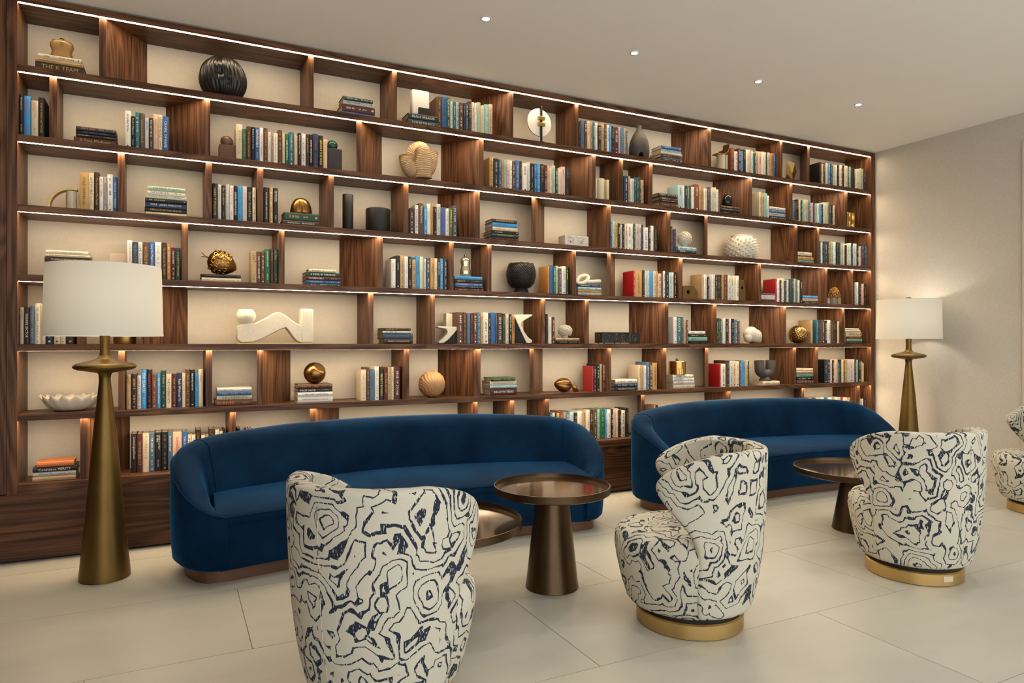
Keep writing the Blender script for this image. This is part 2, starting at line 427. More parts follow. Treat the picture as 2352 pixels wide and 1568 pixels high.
def trim(r,xa,xb,y0):
    f=max(0,min(1,(y0-DF)/(DB-.004-DF)))
    for (a,b,c,e) in DIVX[r]:
        l=a+(c-a)*f-.0012; q=b+(e-b)*f+.0012
        if xa<q and xb>l:
            if xa+xb>l+q: xa=q
            else: xb=l
    return max(xa,X0+.001),min(xb,X1-.001)
def upright(place,r,zk,items,s=.05,base=None,lean=0):
    Y=D+s; n=len(items); prev=None
    for i,it in enumerate(items):
        u0,u1,v,c=it[:4]; tc=it[4] if len(it)>4 else None; title=it[5] if len(it)>5 else ''
        ys=Y+rb.random()*.006
        xa,xb=fx(zx(zk,u0),ys),fx(zx(zk,u1),ys)
        if prev is not None and xa<prev+.0003: xa=prev+.0003
        xa,xb=trim(r,xa,xb,ys); xb=max(xb-.0004,xa+.006); prev=xb
        zt=fz((zx(zk,u0)+zx(zk,u1))/2, zy(zk,v), ys)
        h=max(.08,zt-TOP[r]); w=xb-xa
        d=clear_depth(r,xa,xb,ys,min(.165,max(.12,h*.70)))
        BOOKS.append(dict(w=w,h=h,d=d,loc=(xa,ys,TOP[r]+.0004),rot=(0,0,0),c=c,tc=tc or ('w' if c in DARK else 'k'),title=title,
            label=(c,'book',ORD[i]+' from left in the row '+place),group='books on the '+SHN[r],area=w*h/fzc(zx(zk,u0),Y)**2))
SURF={}
def stack(place,r,zk,items,s=.045,key=None):
    Y=D+s; z=TOP[r]+.0004; n=len(items)
    for i,it in enumerate(items):
        u0,u1,v,c=it[:4]; tc=it[4] if len(it)>4 else None; title=it[5] if len(it)>5 else ''
        ys=Y+rb.random()*.008
        xa,xb=fx(zx(zk,u0),ys),fx(zx(zk,u1),ys)
        xa,xb=trim(r,xa,xb,ys); zt=fz(zx(zk,u0),zy(zk,v),ys); w=max(.011,zt-z-.0004); L=xb-xa
        d=clear_depth(r,xa,xb,ys,min(.165,L*.72))
        pos='top book' if i==n-1 else ('bottom book' if i==0 else ('middle book' if n==3 else ORD[n-1-i]+' book from top'))
        BOOKS.append(dict(w=w,h=L,d=d,loc=(xb,ys,z),rot=(0,-PI/2,0),c=c,tc=tc or ('w' if c in DARK else 'k'),title=title,
            label=(c,pos,'of the stack '+place),group='books on the '+SHN[r],area=w*L/fzc(zx(zk,u0),Y)**2))
        z+=w+.0006
    if key: SURF[key]=(z,xa,xb,Y,d)

# ---- top shelf
stack('under the amber glass vase',1,'A',[(316,758,545,'dark brown','g','THE K TEAM'),(318,750,512,'golden tan'),(345,732,475,'cream')],key='amber')
stack('left of the alabaster block, top shelf',1,'B',[(1115,1415,680,'blue'),(1120,1415,615,'maroon','w'),(1130,1400,580,'pale grey'),(1130,1398,545,'dark green','w')])
stack('under the white alabaster block',1,'B',[(1715,1985,750,'dark teal','w','LOVE IN THE BLITZ'),(1715,1987,697,'black','w','BLADE BREAKER')],key='alab')
upright('right of the alabaster block',1,'C',[(12,60,165,'brown','g'),(62,102,168,'blue','k','BOY GONE'),(102,133,175,'green','w','PLAY HUNGRY'),(133,157,208,'cream'),(157,187,213,'teal','w'),(187,212,215,'light blue'),(214,250,220,'brown','w'),(250,274,225,'dark brown','g'),(274,296,230,'blue'),(296,327,208,'dark brown','g','THE K TEAM'),(327,352,215,'cream'),(352,374,222,'white','n'),(374,408,216,'sage green','o'),(408,441,245,'cream','t'),(441,482,235,'seafoam','w'),(482,516,233,'peach','k','The Last White Rose')])
upright('left of the grey bottle vase',1,'C',[(1290,1308,395,'black','g'),(1310,1338,378,'denim blue','n'),(1338,1367,383,'brown','w'),(1367,1392,385,'cream','k','BLACK SUN'),(1392,1418,395,'tan'),(1418,1438,397,'teal','w'),(1438,1462,398,'white','r'),(1462,1495,423,'black','s','BELOVED'),(1495,1522,403,'tan'),(1522,1544,412,'brown'),(1544,1565,420,'white'),(1565,1588,423,'sky blue'),(1588,1608,432,'black','y'),(1608,1650,440,'maroon','w'),(1650,1668,440,'lilac'),(1668,1697,445,'denim blue','g'),(1697,1714,450,'tan'),(1714,1738,472,'denim blue','w')])
stack('right of the grey bottle vase',1,'C',[(2038,2222,702,'navy'),(2030,2222,675,'brown'),(2030,2222,655,'cream','r'),(2038,2212,630,'light blue'),(2038,2210,600,'blue')])
upright('right of the fluted cream column',1,'D',[(700,733,390,'rust brown','o'),(733,763,422,'white'),(763,792,395,'maroon','w'),(792,810,420,'sky blue'),(810,837,406,'black','g'),(837,862,405,'ivory'),(862,882,407,'peach'),(882,905,420,'light blue','k'),(905,929,440,'dark green','lilac'[:0] or 'w'),(929,946,420,'tan'),(946,978,424,'pink'),(978,997,424,'ivory'),(997,1018,430,'cream'),(1018,1030,432,'dark green'),(1030,1052,433,'pale grey'),(1052,1082,440,'ochre'),(1082,1102,442,'blue'),(1102,1136,450,'black')],s=.07)
upright('at the right end, top shelf',1,'D',[(1500,1520,520,'black','g'),(1520,1534,535,'cream'),(1534,1554,524,'brown'),(1554,1574,526,'cream','r'),(1574,1596,528,'sky blue'),(1596,1608,535,'navy'),(1608,1622,550,'olive'),(1622,1636,545,'light blue'),(1636,1660,545,'cream'),(1660,1677,548,'black'),(1677,1706,545,'cream'),(1706,1722,552,'black','g'),(1722,1754,552,'cream'),(1754,1768,562,'teal'),(1768,1782,560,'sage green'),(1782,1800,570,'dark brown','r'),(1800,1818,568,'black','w'),(1822,1858,582,'cream'),(1858,1876,575,'seafoam'),(1876,1896,580,'tan'),(1896,1915,600,'navy'),(1915,1932,600,'cream')],s=.06)
# ---- second shelf
upright('at the left end, second shelf',2,'A',[(167,210,850,'black','w','The Parting Trees'),(213,277,865,'sky blue','r','MARK BILLINGHAM\nRUSH OF BLOOD'),(280,344,905,'cream','o','REDWOOD AND\nWILDFIRE'),(345,402,880,'black','g','THE HUMAN NETWORK')])
stack('of four at left, second shelf',2,'A',[(665,1045,1222,'brown','g','A Fine Madness'),(683,1045,1195,'dark brown','w','George Sand'),(683,1045,1165,'black','b','JERRY SEINFELD  SeinLanguage'),(683,1045,1130,'charcoal','o')])
upright('in the second cell, second shelf',2,'A',[(1125,1178,997,'white','k'),(1178,1217,1048,'black','w','Roads to Happiness'),(1217,1257,1012,'teal','w'),(1258,1303,1020,'plum brown','g','luminous methods'),(1303,1340,1062,'pale grey','b'),(1342,1378,1062,'charcoal','w','YOU LET ME IN'),(1380,1425,1028,'peach','o'),(1425,1462,1036,'cream','k','RELATIVE PEOPLE'),(1462,1518,1050,'blue','w','CRAWL OF FAME')])
upright('between the two ball-topped blocks',2,'B',[(165,222,805,'cream','t','FOURNOUX'),(222,260,848,'green','o','A Return Since Then Home'),(260,298,825,'maroon','g','THE POKER OF THE CENTURY'),(300,335,828,'black','w','Building the Ivory Tower'),(337,376,835,'blue','w','REMARKABLE'),(376,412,838,'white','k','Love in Case of Emergency'),(414,450,840,'brown','o'),(450,480,875,'white','t'),(480,502,880,'tan'),(502,541,885,'white','k','EVERYONE WANTS TO KNOW'),(541,582,858,'brown','g'),(582,606,886,'cream','o'),(608,640,895,'green','w','LARK ASCENDING'),(640,688,876,'teal','w'),(690,720,906,'peach','o'),(720,753,885,'black','w','Building the Ivory Tower'),(753,795,892,'white','r'),(795,825,895,'dark brown','g'),(825,855,897,'black','w','DEEPER MINDFULNESS'),(855,908,892,'navy','r'),(908,950,908,'black','y','LEAVING THE WILD'),(950,988,942,'peach','t')])
upright('right of the coiled tan sculpture',2,'C',[(487,523,710,'golden tan'),(525,570,722,'black','w'),(570,594,730,'blue','w'),(594,616,732,'ochre'),(616,638,735,'seafoam'),(638,667,732,'pink'),(667,693,740,'white'),(693,718,745,'brown','w'),(720,760,740,'blue','y','THE MOUNT OF SEA'),(760,782,745,'dark brown','y'),(783,830,766,'white'),(830,855,755,'pale grey'),(855,888,766,'black','s'),(890,916,768,'blue','w'),(916,945,768,'sky blue','w'),(945,980,772,'black','o','Blood of Fire'),(980,1009,780,'maroon'),(1009,1027,785,'pink','r'),(1027,1050,808,'cream'),(1050,1080,785,'sage green'),(1080,1104,815,'dark teal','w'),(1104,1134,815,'cream','g'),(1134,1170,796,'pink','k'),(1172,1207,805,'black','b','reality II')])
upright('right of the cream half-column bookend',2,'C',[(1697,1738,878,'navy','w'),(1738,1757,880,'tan'),(1757,1776,902,'white','r'),(1776,1792,904,'light blue'),(1792,1812,890,'dark teal','w'),(1812,1832,892,'slate blue','w'),(1832,1852,890,'dark green','w'),(1852,1878,915,'tan')])
stack('left of the pale blue book, second shelf',2,'C',[(2022,2186,1105,'brown','g'),(2025,2184,1090,'black','w'),(2022,2184,1060,'brown','w'),(2010,2180,1028,'charcoal','w')])
upright('left of the glossy black bulb vase',2,'D',[(225,265,725,'light blue'),(265,285,730,'white','r'),(285,305,730,'black','w'),(305,328,732,'teal','w'),(328,345,742,'olive','g'),(345,372,742,'white','k'),(372,415,720,'rust brown'),(415,434,738,'tan'),(434,455,735,'ochre'),(455,475,755,'white'),(475,490,757,'cream'),(490,503,748,'navy'),(503,521,742,'rust brown','g'),(521,541,755,'light blue'),(541,570,746,'cream','k'),(570,592,765,'white','k'),(592,607,797,'brown')])
stack('under the glossy black bulb vase',2,'D',[(610,780,950,'black','g'),(610,783,925,'charcoal','w'),(610,783,905,'brown')],key='bulb')
upright('right of the black bulb vase',2,'D',[(957,975,788,'cream','k'),(975,1003,798,'tan'),(1003,1031,800,'seafoam','t'),(1031,1046,822,'white','k')])
stack('of grey and white books, second shelf',2,'D',[(1049,1196,998,'charcoal','w'),(1049,1190,968,'pale grey'),(1049,1190,938,'denim blue'),(1049,1190,915,'white')])
upright('left of the gold columns, second shelf',2,'D',[(1256,1276,865,'denim blue'),(1276,1292,868,'maroon','w'),(1292,1313,855,'black'),(1313,1329,857,'cream'),(1329,1345,862,'dark green'),(1345,1365,858,'sage green'),(1365,1385,857,'pale green'),(1385,1400,858,'tan'),(1400,1423,866,'denim blue'),(1423,1443,885,'pink','r'),(1443,1458,890,'maroon'),(1458,1478,890,'seafoam'),(1478,1500,892,'white','k'),(1500,1518,895,'sky blue'),(1518,1533,898,'black'),(1533,1566,882,'cream','t'),(1566,1582,880,'seafoam'),(1582,1600,908,'brown'),(1600,1622,908,'black','g'),(1622,1640,910,'cream')])
# ---- third shelf
upright('right of the brass arch bookend',3,'E',[(717,800,140,'golden tan','k','COLD WARRIORS'),(800,845,145,'cream','k','NOT MY FIRST RODEO'),(847,893,140,'dark brown','g','The Crystal and The Candle'),(895,930,180,'white','r','SAY YES SUMMER'),(930,963,180,'silver grey','k','THEORY OF SHADOWS'),(966,1018,158,'white','k'),(1018,1058,185,'blue','w','THE WAGE OF SURRENDER')])
stack('of seven, third shelf',3,'E',[(1310,1680,488,'cream','t'),(1302,1682,450,'black','g','MIRACLE IN THE ANDES'),(1307,1682,398,'navy','w','EXILE   JAMES SWALLOW'),(1307,1682,365,'black','g'),(1312,1678,330,'pale green','n','Monsieur Malpierre'),(1327,1668,295,'ivory','k','Tell It Like It Is'),(1330,1666,258,'sage green','n','THE FIRST GO DAYS')])
upright('in the third cell, third shelf',3,'E',[(1912,1958,240,'black','g','HARRY TURTLEDOVE'),(1960,1993,250,'pale grey','n'),(1995,2030,258,'black','g','Mrs. Goodfellow'),(2030,2067,248,'silver grey','w'),(2068,2104,260,'white','r','RESCUE DOGS'),(2105,2137,264,'black','w','DEEPER MINDFULNESS'),(2139,2180,260,'sky blue','n','Quarter Acre Farm'),(2182,2225,266,'pale grey','s'),(2228,2270,272,'black','g','Shelter  Second Act'),(2273,2306,277,'cream')])
upright('left of the bronze dome',3,'F',[(414,463,198,'black','w','THE TRAVELERS CHRIS PAVONE'),(465,498,200,'golden tan','w'),(500,545,205,'black','w','THE MAN WHO\nATE TOO MUCH')])
stack('under the bronze dome',3,'F',[(585,912,487,'dark brown','w','Warring States   AIDAN HARTE'),(600,912,415,'dark green','g')],key='dome')
upright('right of the black cylinder vases',3,'F',[(1722,1775,388,'dark brown','w'),(1775,1808,358,'white','k','THE FALLING GIRLS'),(1808,1855,342,'brown','w','Warring States'),(1856,1886,367,'sky blue','w'),(1886,1920,345,'white','s'),(1920,1942,347,'ochre','k'),(1943,1972,372,'black','w','JOY'),(1972,2008,347,'pale grey','k','WOLFISH'),(2008,2052,377,'blue','r'),(2052,2084,387,'white','b'),(2084,2115,382,'olive','y','SUMMERS EDGE'),(2115,2155,362,'slate blue','w')])
stack('of six by the sketched marble box',3,'G',[(507,748,400,'dark brown','r'),(507,748,372,'dark green','g','THE NIGHT SHADE'),(507,748,345,'black','w'),(515,738,310,'cream','o'),(515,738,272,'sky blue','n'),(515,735,240,'dark brown','g','MURDERS & MAGIC')])
upright('right of the sketched marble box',3,'G',[(1579,1592,270,'teal','w'),(1592,1614,268,'light blue'),(1614,1643,283,'golden tan'),(1643,1665,285,'black','w'),(1667,1682,297,'cream'),(1682,1705,290,'black','w'),(1705,1730,290,'cream'),(1730,1765,288,'white'),(1765,1783,290,'ivory','k'),(1783,1802,290,'dark green','w'),(1802,1830,293,'pale grey','k'),(1830,1857,295,'pink'),(1857,1874,297,'navy','w'),(1876,1917,322,'white','n','A DEEP DIVE'),(1917,1940,310,'dark brown','w'),(1940,1966,308,'white','r'),(1966,2000,312,'black','g','THE BOOK OF FATE')])
upright('left of the coral ball, third shelf',3,'H',[(160,176,155,'brown','g'),(176,209,182,'navy','r')])
stack('under the coral ball, third shelf',3,'H',[(215,400,390,'brown','g'),(225,388,365,'charcoal','w','TENDER'),(225,390,335,'light blue')],key='coral3')
stack('right of the spiked white pot',3,'H',[(1304,1445,455,'seafoam'),(1304,1443,425,'golden tan','k'),(1304,1430,412,'brown'),(1304,1430,382,'cream')])
upright('at the right end, third shelf',3,'H',[(1499,1512,290,'teal'),(1512,1528,300,'white'),(1528,1544,296,'black'),(1544,1570,292,'dark teal','w'),(1570,1588,292,'maroon'),(1588,1605,290,'golden tan'),(1605,1624,293,'seafoam'),(1624,1647,297,'white'),(1647,1668,300,'black','g'),(1668,1690,303,'navy','g'),(1690,1710,305,'sage green'),(1710,1726,312,'cream'),(1726,1748,325,'black','r'),(1748,1766,312,'cream'),(1766,1786,307,'light blue'),(1786,1802,308,'dark brown'),(1802,1818,310,'pale grey'),(1818,1834,312,'light blue','n'),(1834,1853,330,'black','w'),(1853,1876,335,'peach'),(1876,1896,320,'navy','w'),(1896,1915,322,'dark brown'),(1915,1931,330,'blue'),(1931,1946,342,'brown')])
# ---- fourth shelf
stack('above the left lampshade',4,'E',[(395,820,1040,'cream','t'),(397,820,985,'dark green'),(396,815,940,'sky blue','w','DR. BEACONS TOTAL BODY MAKEOVER'),(402,815,895,'dark brown','w',"THOREAU'S WORLD AND OURS"),(412,812,868,'cream','k','To Me, He Was Just Dad'),(412,795,835,'ivory','k','MOUTH TO MOUTH   ANTOINE WILSON')])
upright('just behind the left lampshade',4,'E',[(1145,1190,752,'white','r','JAYNE ANN KRENTZ'),(1192,1243,768,'charcoal','b','ALIEN CODE'),(1243,1285,768,'white','k','SOME GO HOME'),(1286,1342,770,'brown','g','HOSTILE INTENT'),(1342,1393,767,'blue','w','Lucy the Magnificent'),(1395,1453,768,'white','s'),(1455,1500,773,'dark brown','g','The Crystal and The Candle'),(1502,1538,783,'ochre','w'),(1540,1580,818,'maroon','w'),(1582,1626,822,'dark green','g','A GUIDE TO THE DARK')])
stack('under the gold seed-pod ornament',4,'E',[(1815,2168,1082,'cream','t'),(1808,2168,1050,'black','r')],key='pod')
upright('right of the gold seed-pod ornament',4,'F',[(300,352,772,'tan','k','LENT'),(353,387,775,'brown','w','CAN YOU HEAR ME?'),(388,427,778,'brown','w'),(427,470,752,'green','w','greenwich park'),(472,505,755,'maroon','o','a Beneficiary'),(507,543,755,'dark green','g','E. Then')])
stack('of five, fourth shelf',4,'F',[(795,1105,1058,'dark teal','w'),(795,1105,1027,'blue','g'),(795,1105,995,'maroon','w','VAGABONDS'),(795,1097,955,'dark green','w','A DEVIL IN PARADISE'),(820,1065,928,'cream')])
upright('left of the silvered glass bottle',4,'F',[(1562,1603,840,'white','t'),(1605,1642,812,'black','w'),(1643,1680,810,'tan'),(1682,1715,820,'white','s'),(1716,1747,820,'black','w','Dancer Boy'),(1750,1785,848,'tan','k'),(1785,1818,820,'sky blue','n'),(1818,1850,820,'pale green','w'),(1852,1878,840,'pale grey','k'),(1880,1912,833,'slate blue','w'),(1914,1946,832,'golden tan'),(1950,1980,836,'cream'),(1980,2002,838,'dark brown','w'),(2002,2032,838,'sky blue','w'),(2034,2078,842,'charcoal','w')])
stack('under the silvered glass bottle',4,'G',[(175,435,865,'brown','w'),(178,425,845,'navy','w'),(180,422,817,'lavender blue','w'),(180,425,788,'dark brown','g','PERFECT'),(172,420,757,'sky blue','n')],key='bottle')
upright('right of the black studded bowl',4,'G',[(1014,1029,668,'ochre'),(1030,1062,665,'blue','n'),(1062,1085,672,'green','w',"TOMMY'S FIELD"),(1085,1106,668,'sage green'),(1106,1138,690,'plum brown','w'),(1138,1176,672,'white','k'),(1176,1200,675,'dark green','y')])
stack('under the white chain links',4,'G',[(1284,1495,905,'pale grey'),(1284,1495,880,'golden tan','k'),(1284,1495,855,'light blue'),(1284,1495,830,'navy','w')],key='chain')
upright('headed by a red cover, fourth shelf',4,'G',[(1782,1797,714,'red'),(1797,1862,710,'golden tan','k','COLD WARRIORS'),(1862,1887,708,'black','g'),(1887,1907,712,'cream'),(1907,1928,712,'light blue'),(1928,1962,714,'sky blue','r'),(1962,1986,716,'cream','k'),(1986,2005,716,'golden tan'),(2005,2038,738,'peach','k'),(2038,2050,715,'maroon'),(2050,2070,715,'white'),(2070,2103,718,'black','w'),(2105,2128,727,'light blue'),(2128,2148,727,'cream'),(2148,2172,725,'black','w')])
upright('between the brass octagon bookends',4,'H',[(440,458,587,'tan'),(458,475,590,'white'),(475,487,592,'cream'),(487,508,612,'black','w'),(508,525,588,'lilac','n'),(525,542,592,'white','k'),(542,560,592,'cream'),(562,580,592,'dark brown'),(580,602,592,'black','g'),(602,620,592,'black','g'),(620,638,590,'ochre'),(638,656,592,'brown'),(656,674,592,'maroon','g'),(674,702,595,'cream'),(702,720,620,'light blue'),(720,748,600,'cream','t'),(748,774,600,'white','k','WHITE TIGER')])
stack('in front of the upright red cover',4,'H',[(975,1098,815,'black','g'),(975,1098,792,'lilac','r'),(975,1098,770,'white'),(975,1098,755,'brown')])
upright('left of the gold honeycomb ornament',4,'H',[(1101,1117,628,'red'),(1118,1140,628,'white','k'),(1140,1160,640,'navy'),(1160,1183,622,'cream'),(1183,1203,645,'dark brown'),(1203,1222,635,'light blue'),(1222,1247,630,'charcoal','r'),(1247,1268,630,'dark green','w'),(1268,1285,628,'sage green'),(1285,1303,632,'denim blue','w'),(1303,1322,640,'cream'),(1322,1344,638,'black','w')])
stack('left of the gold honeycomb ornament',4,'H',[(1348,1487,825,'black','w'),(1348,1485,800,'cream','r'),(1348,1482,777,'sky blue')])
upright('at the right end, fourth shelf',4,'H',[(1806,1818,660,'maroon'),(1818,1834,660,'light blue'),(1834,1850,660,'white'),(1850,1877,668,'black','g'),(1877,1900,672,'pink'),(1900,1930,672,'black','g')])
# ---- fifth shelf
upright('at the left end, fifth shelf',5,'I',[(177,215,180,'pale grey','n','WITNESS'),(217,265,180,'dark brown','w','PRIVATE SECTOR'),(267,312,170,'denim blue','g'),(313,365,143,'ivory','t'),(365,410,150,'cream','t'),(412,480,175,'navy','w'),(485,545,160,'cream','k'),(547,592,165,'ivory','t'),(597,672,180,'dark brown','g')])
stack('of four, fifth shelf',5,'J',[(1495,1757,538,'dark brown','w','THE BEST OF MODERN HUMOR'),(1485,1757,490,'slate blue','b','AUGUST INTO WINTER'),(1485,1740,467,'ivory','k'),(1485,1738,443,'dark brown','g')])
upright('between the white hooked bookends',5,'K',[(197,252,302,'brown','w'),(252,280,303,'brown','o'),(283,317,310,'denim blue','t'),(317,342,310,'maroon','o','a Beneficiary'),(342,377,308,'brown','w'),(378,407,305,'denim blue','w'),(407,430,308,'tan'),(430,478,305,'ivory'),(478,497,318,'black','y'),(498,542,306,'blue','n'),(542,556,310,'teal','g'),(558,605,308,'maroon','w','SIEGE OF STONE'),(605,630,313,'dark green','g'),(632,662,316,'cream'),(665,688,320,'black','w','PIRATES AND ME'),(690,716,337,'ochre','k')],s=.05)
upright('of three by the coral ornament',5,'K',[(993,1015,318,'black','r'),(1017,1048,345,'ivory','s'),(1048,1075,345,'maroon','w')])
stack('under the coral ornament, fifth shelf',5,'K',[(1092,1308,557,'black','g'),(1082,1297,532,'tan')],key='coral5')
upright('right of the black marble box',5,'K',[(2145,2175,345,'white','r'),(2177,2212,343,'teal','w','ISOLATE'),(2212,2235,345,'slate blue','g'),(2237,2258,370,'tan','k'),(2258,2280,372,'plum brown','w')])
stack('with a green book, fifth shelf',5,'L',[(322,490,480,'black','g'),(322,487,445,'seafoam'),(322,475,418,'dark brown','w'),(322,470,393,'white')])
upright('left of the white shell',5,'L',[(573,582,283,'dark brown'),(582,602,278,'dark green','y'),(602,620,280,'brown','w'),(620,632,290,'seafoam'),(632,655,278,'white','o'),(655,673,282,'black'),(673,688,282,'rust brown','w'),(688,702,280,'white','k'),(702,733,282,'black','g'),(733,760,290,'denim blue','w'),(760,786,303,'brown','w')])
upright('right of the gold pine-cone ornament',5,'L',[(1424,1440,295,'tan'),(1472,1488,292,'teal'),(1488,1515,300,'navy','o'),(1515,1545,292,'brown'),(1545,1570,298,'black','w','BLADE BREAKER'),(1570,1600,294,'white','k','STEVE KARP'),(1600,1618,300,'brown','g'),(1618,1648,298,'dark brown','g'),(1648,1660,300,'black'),(1660,1692,303,'cream')])
stack('at the right end, fifth shelf',5,'L',[(1755,1883,485,'dark green','w'),(1745,1882,460,'seafoam','g'),(1745,1880,442,'maroon','o'),(1735,1875,398,'cream'),(1730,1865,383,'ivory','k'),(1730,1852,367,'white')])
# ---- sixth shelf
upright('right of the left lamp, sixth shelf',6,'I',[(1137,1180,783,'tan','k','LENT'),(1183,1235,780,'dark brown','g'),(1235,1270,792,'pale grey','k'),(1270,1320,743,'sky blue','w','THE SEARCH'),(1323,1366,742,'black','r'),(1367,1412,783,'rust brown','s'),(1412,1447,773,'sky blue','w','THE THIRD WAVE  STEVE CASE'),(1450,1494,750,'dark green','g'),(1495,1544,778,'cream','k','THE DAVENPORTS'),(1545,1592,777,'maroon','g'),(1594,1640,770,'navy','w','Path Without Us'),(1640,1670,772,'cream','t'),(1670,1712,738,'brown','g'),(1712,1752,742,'black','w'),(1757,1788,768,'sky blue','k'),(1788,1830,735,'cream','t')],s=.075)
stack('of four by the left lamp, sixth shelf',6,'I',[(1935,2282,1015,'brown','o','BURNED'),(1952,2268,975,'cream','k','THE DAVENPORTS'),(1955,2262,940,'blue','g'),(1955,2267,907,'ivory','n','kaddish.com')],s=.05)
stack('under the bronze ball',6,'J',[(720,1035,1062,'white','k','EVERYONE WANTS TO KNOW'),(720,1033,1023,'white','k','SUPER FAKE  LOVE SONG'),(722,1033,990,'charcoal','w','FALSE VALUE'),(722,1032,952,'brown','o')],key='ball6',s=.055)
upright('left of the ridged wooden ball',6,'J',[(1290,1337,820,'cream','t'),(1340,1368,800,'brown','g'),(1368,1416,820,'denim blue','n'),(1416,1452,790,'ivory','k'),(1452,1498,820,'black','y','PERFECT BOWING'),(1498,1532,798,'maroon','g','HOSTILE INTENT'),(1532,1563,793,'tan','k'),(1563,1588,795,'cream'),(1588,1645,790,'maroon','w','SIEGE OF STONE')],s=.06)
stack('right of the ridged wooden ball',6,'K',[(495,733,988,'maroon','w','BIBLIOMYSTERIES'),(493,733,962,'light blue','k'),(490,728,923,'cream','k','EVERYTHING THE LIGHT TOUCHES'),(502,720,892,'dark green','g')],s=.05)
upright('right of the brass fish',6,'K',[(1410,1424,788,'red'),(1425,1450,790,'dark brown','w'),(1450,1480,768,'black'),(1480,1502,768,'tan'),(1502,1530,760,'maroon','w','SECOND SOUL')],s=.06)
stack('with navy books, sixth shelf',6,'K',[(1620,1815,975,'navy','y','LEAVE NO TRACE'),(1620,1815,945,'navy','w'),(1620,1815,910,'ivory')],s=.045)
upright('left of the gold canister',6,'K',[(1828,1850,777,'cream','k'),(1850,1877,777,'tan','k'),(1877,1900,782,'white','n'),(1900,1927,750,'denim blue','w'),(1927,1955,757,'brown'),(1955,1998,757,'golden tan','k','COLD WARRIORS')],s=.06)
stack('under the gold canister',6,'L',[(182,373,878,'cream'),(182,372,845,'pale grey','r'),(178,369,818,'white','k','HEY ZOEY'),(178,363,788,'ivory')],key='can',s=.05)
upright('left of the grey horn vase',6,'L',[(598,612,688,'red'),(613,655,688,'ivory'),(656,690,658,'dark brown','o'),(690,715,660,'light blue'),(715,745,660,'peach'),(745,778,663,'cream','k'),(778,795,660,'brown'),(795,830,658,'sky blue','n','BLITZ'),(830,858,658,'tan'),(858,868,663,'dark green')],s=.06)
stack('of one book under the grey horn vase',6,'L',[(992,1138,845,'cream','k')],key='horn',s=.05)
stack('of five at right, sixth shelf',6,'L',[(1291,1447,838,'brown','w'),(1291,1447,805,'black','w'),(1293,1442,778,'seafoam','k'),(1291,1442,755,'tan'),(1291,1440,730,'cream','k')],s=.05)
upright('at the right end, sixth shelf',6,'L',[(1545,1565,650,'black'),(1565,1598,650,'navy','w'),(1598,1612,652,'cream'),(1612,1632,655,'dark brown','w'),(1632,1664,648,'peach','r'),(1664,1678,672,'teal'),(1678,1698,650,'black','g'),(1698,1718,652,'cream'),(1718,1733,655,'olive','y'),(1733,1752,655,'golden tan'),(1752,1768,668,'light blue','n'),(1768,1798,648,'pink'),(1798,1815,646,'pale grey','r'),(1815,1832,650,'navy','y'),(1832,1845,652,'seafoam'),(1845,1873,648,'black'),(1873,1885,668,'tan'),(1885,1898,682,'cream')],s=.05)
# ---- bottom shelf
stack('with an orange book, bottom shelf',7,'M',[(292,684,688,'tan','t','FREDERIC RAPHAEL: ANTIQUITY MATTERS'),(297,684,650,'pale grey','k','Where We Come From'),(293,690,605,'black','w','Constance VERITY'),(330,668,555,'orange','t','THE LAST LECTURE')],s=.055)
upright('behind the first sofa arm',7,'M',[(1180,1232,300,'black','w','Cosmological Koans'),(1233,1283,300,'maroon','t','THUNDERBOLT'),(1284,1344,295,'cream','t','FOURNOUX'),(1345,1393,295,'denim blue','w'),(1395,1455,285,'black','w','NEVER A LOVELY\nSO REAL'),(1457,1512,282,'black','t'),(1513,1553,278,'denim blue','w'),(1555,1637,280,'peach','r','Something in Her'),(1640,1688,278,'blue','w'),(1690,1725,305,'cream'),(1727,1760,305,'ivory','k'),(1762,1808,262,'black','o','CON'),(1812,1848,310,'cream'),(1850,1880,305,'tan'),(1882,1935,255,'dark brown','t'),(1938,1975,262,'ivory'),(1978,2008,275,'cream','r'),(2010,2026,258,'black')],s=.125)
upright('barely showing above the first sofa',7,'M',[(2140,2165,252,'black'),(2170,2215,285,'cream'),(2222,2242,258,'red'),(2244,2268,255,'red')],s=.125)
upright('between the two sofas',7,'K',[(1029,1055,1205,'teal'),(1055,1078,1208,'cream'),(1078,1092,1210,'navy'),(1092,1117,1208,'golden tan'),(1118,1155,1195,'rust brown'),(1155,1176,1200,'tan'),(1176,1208,1195,'denim blue','w'),(1208,1246,1197,'light blue'),(1248,1280,1210,'black','g'),(1282,1320,1190,'white','r'),(1322,1357,1183,'tan','k'),(1357,1392,1180,'ivory'),(1392,1421,1180,'dark brown'),(1422,1459,1178,'brown'),(1460,1482,1178,'seafoam','k'),(1483,1527,1175,'green','g'),(1527,1547,1175,'sky blue'),(1548,1580,1178,'white','k'),(1580,1602,1175,'black','w'),(1602,1625,1175,'pink'),(1625,1648,1168,'cream','o'),(1650,1675,1185,'black','w'),(1675,1709,1185,'ivory'),(1710,1742,1165,'black','g')],s=.11)
upright('behind the second sofa, left part',7,'L',[(8,22,1062,'tan'),(22,48,1062,'black'),(48,75,1062,'tan')],s=.12)
upright('behind the second sofa, right part',7,'L',[(1395,1430,992,'tan'),(1432,1465,994,'dark green'),(1467,1503,992,'cream'),(1505,1540,990,'light blue'),(1542,1575,992,'teal'),(1577,1610,990,'white')],s=.10)
upright('above the second sofa, far right',7,'L',[(1640,1665,988,'pale green'),(1665,1690,987,'seafoam'),(1690,1712,986,'red'),(1714,1750,990,'cream'),(1752,1793,990,'tan')],s=.10)
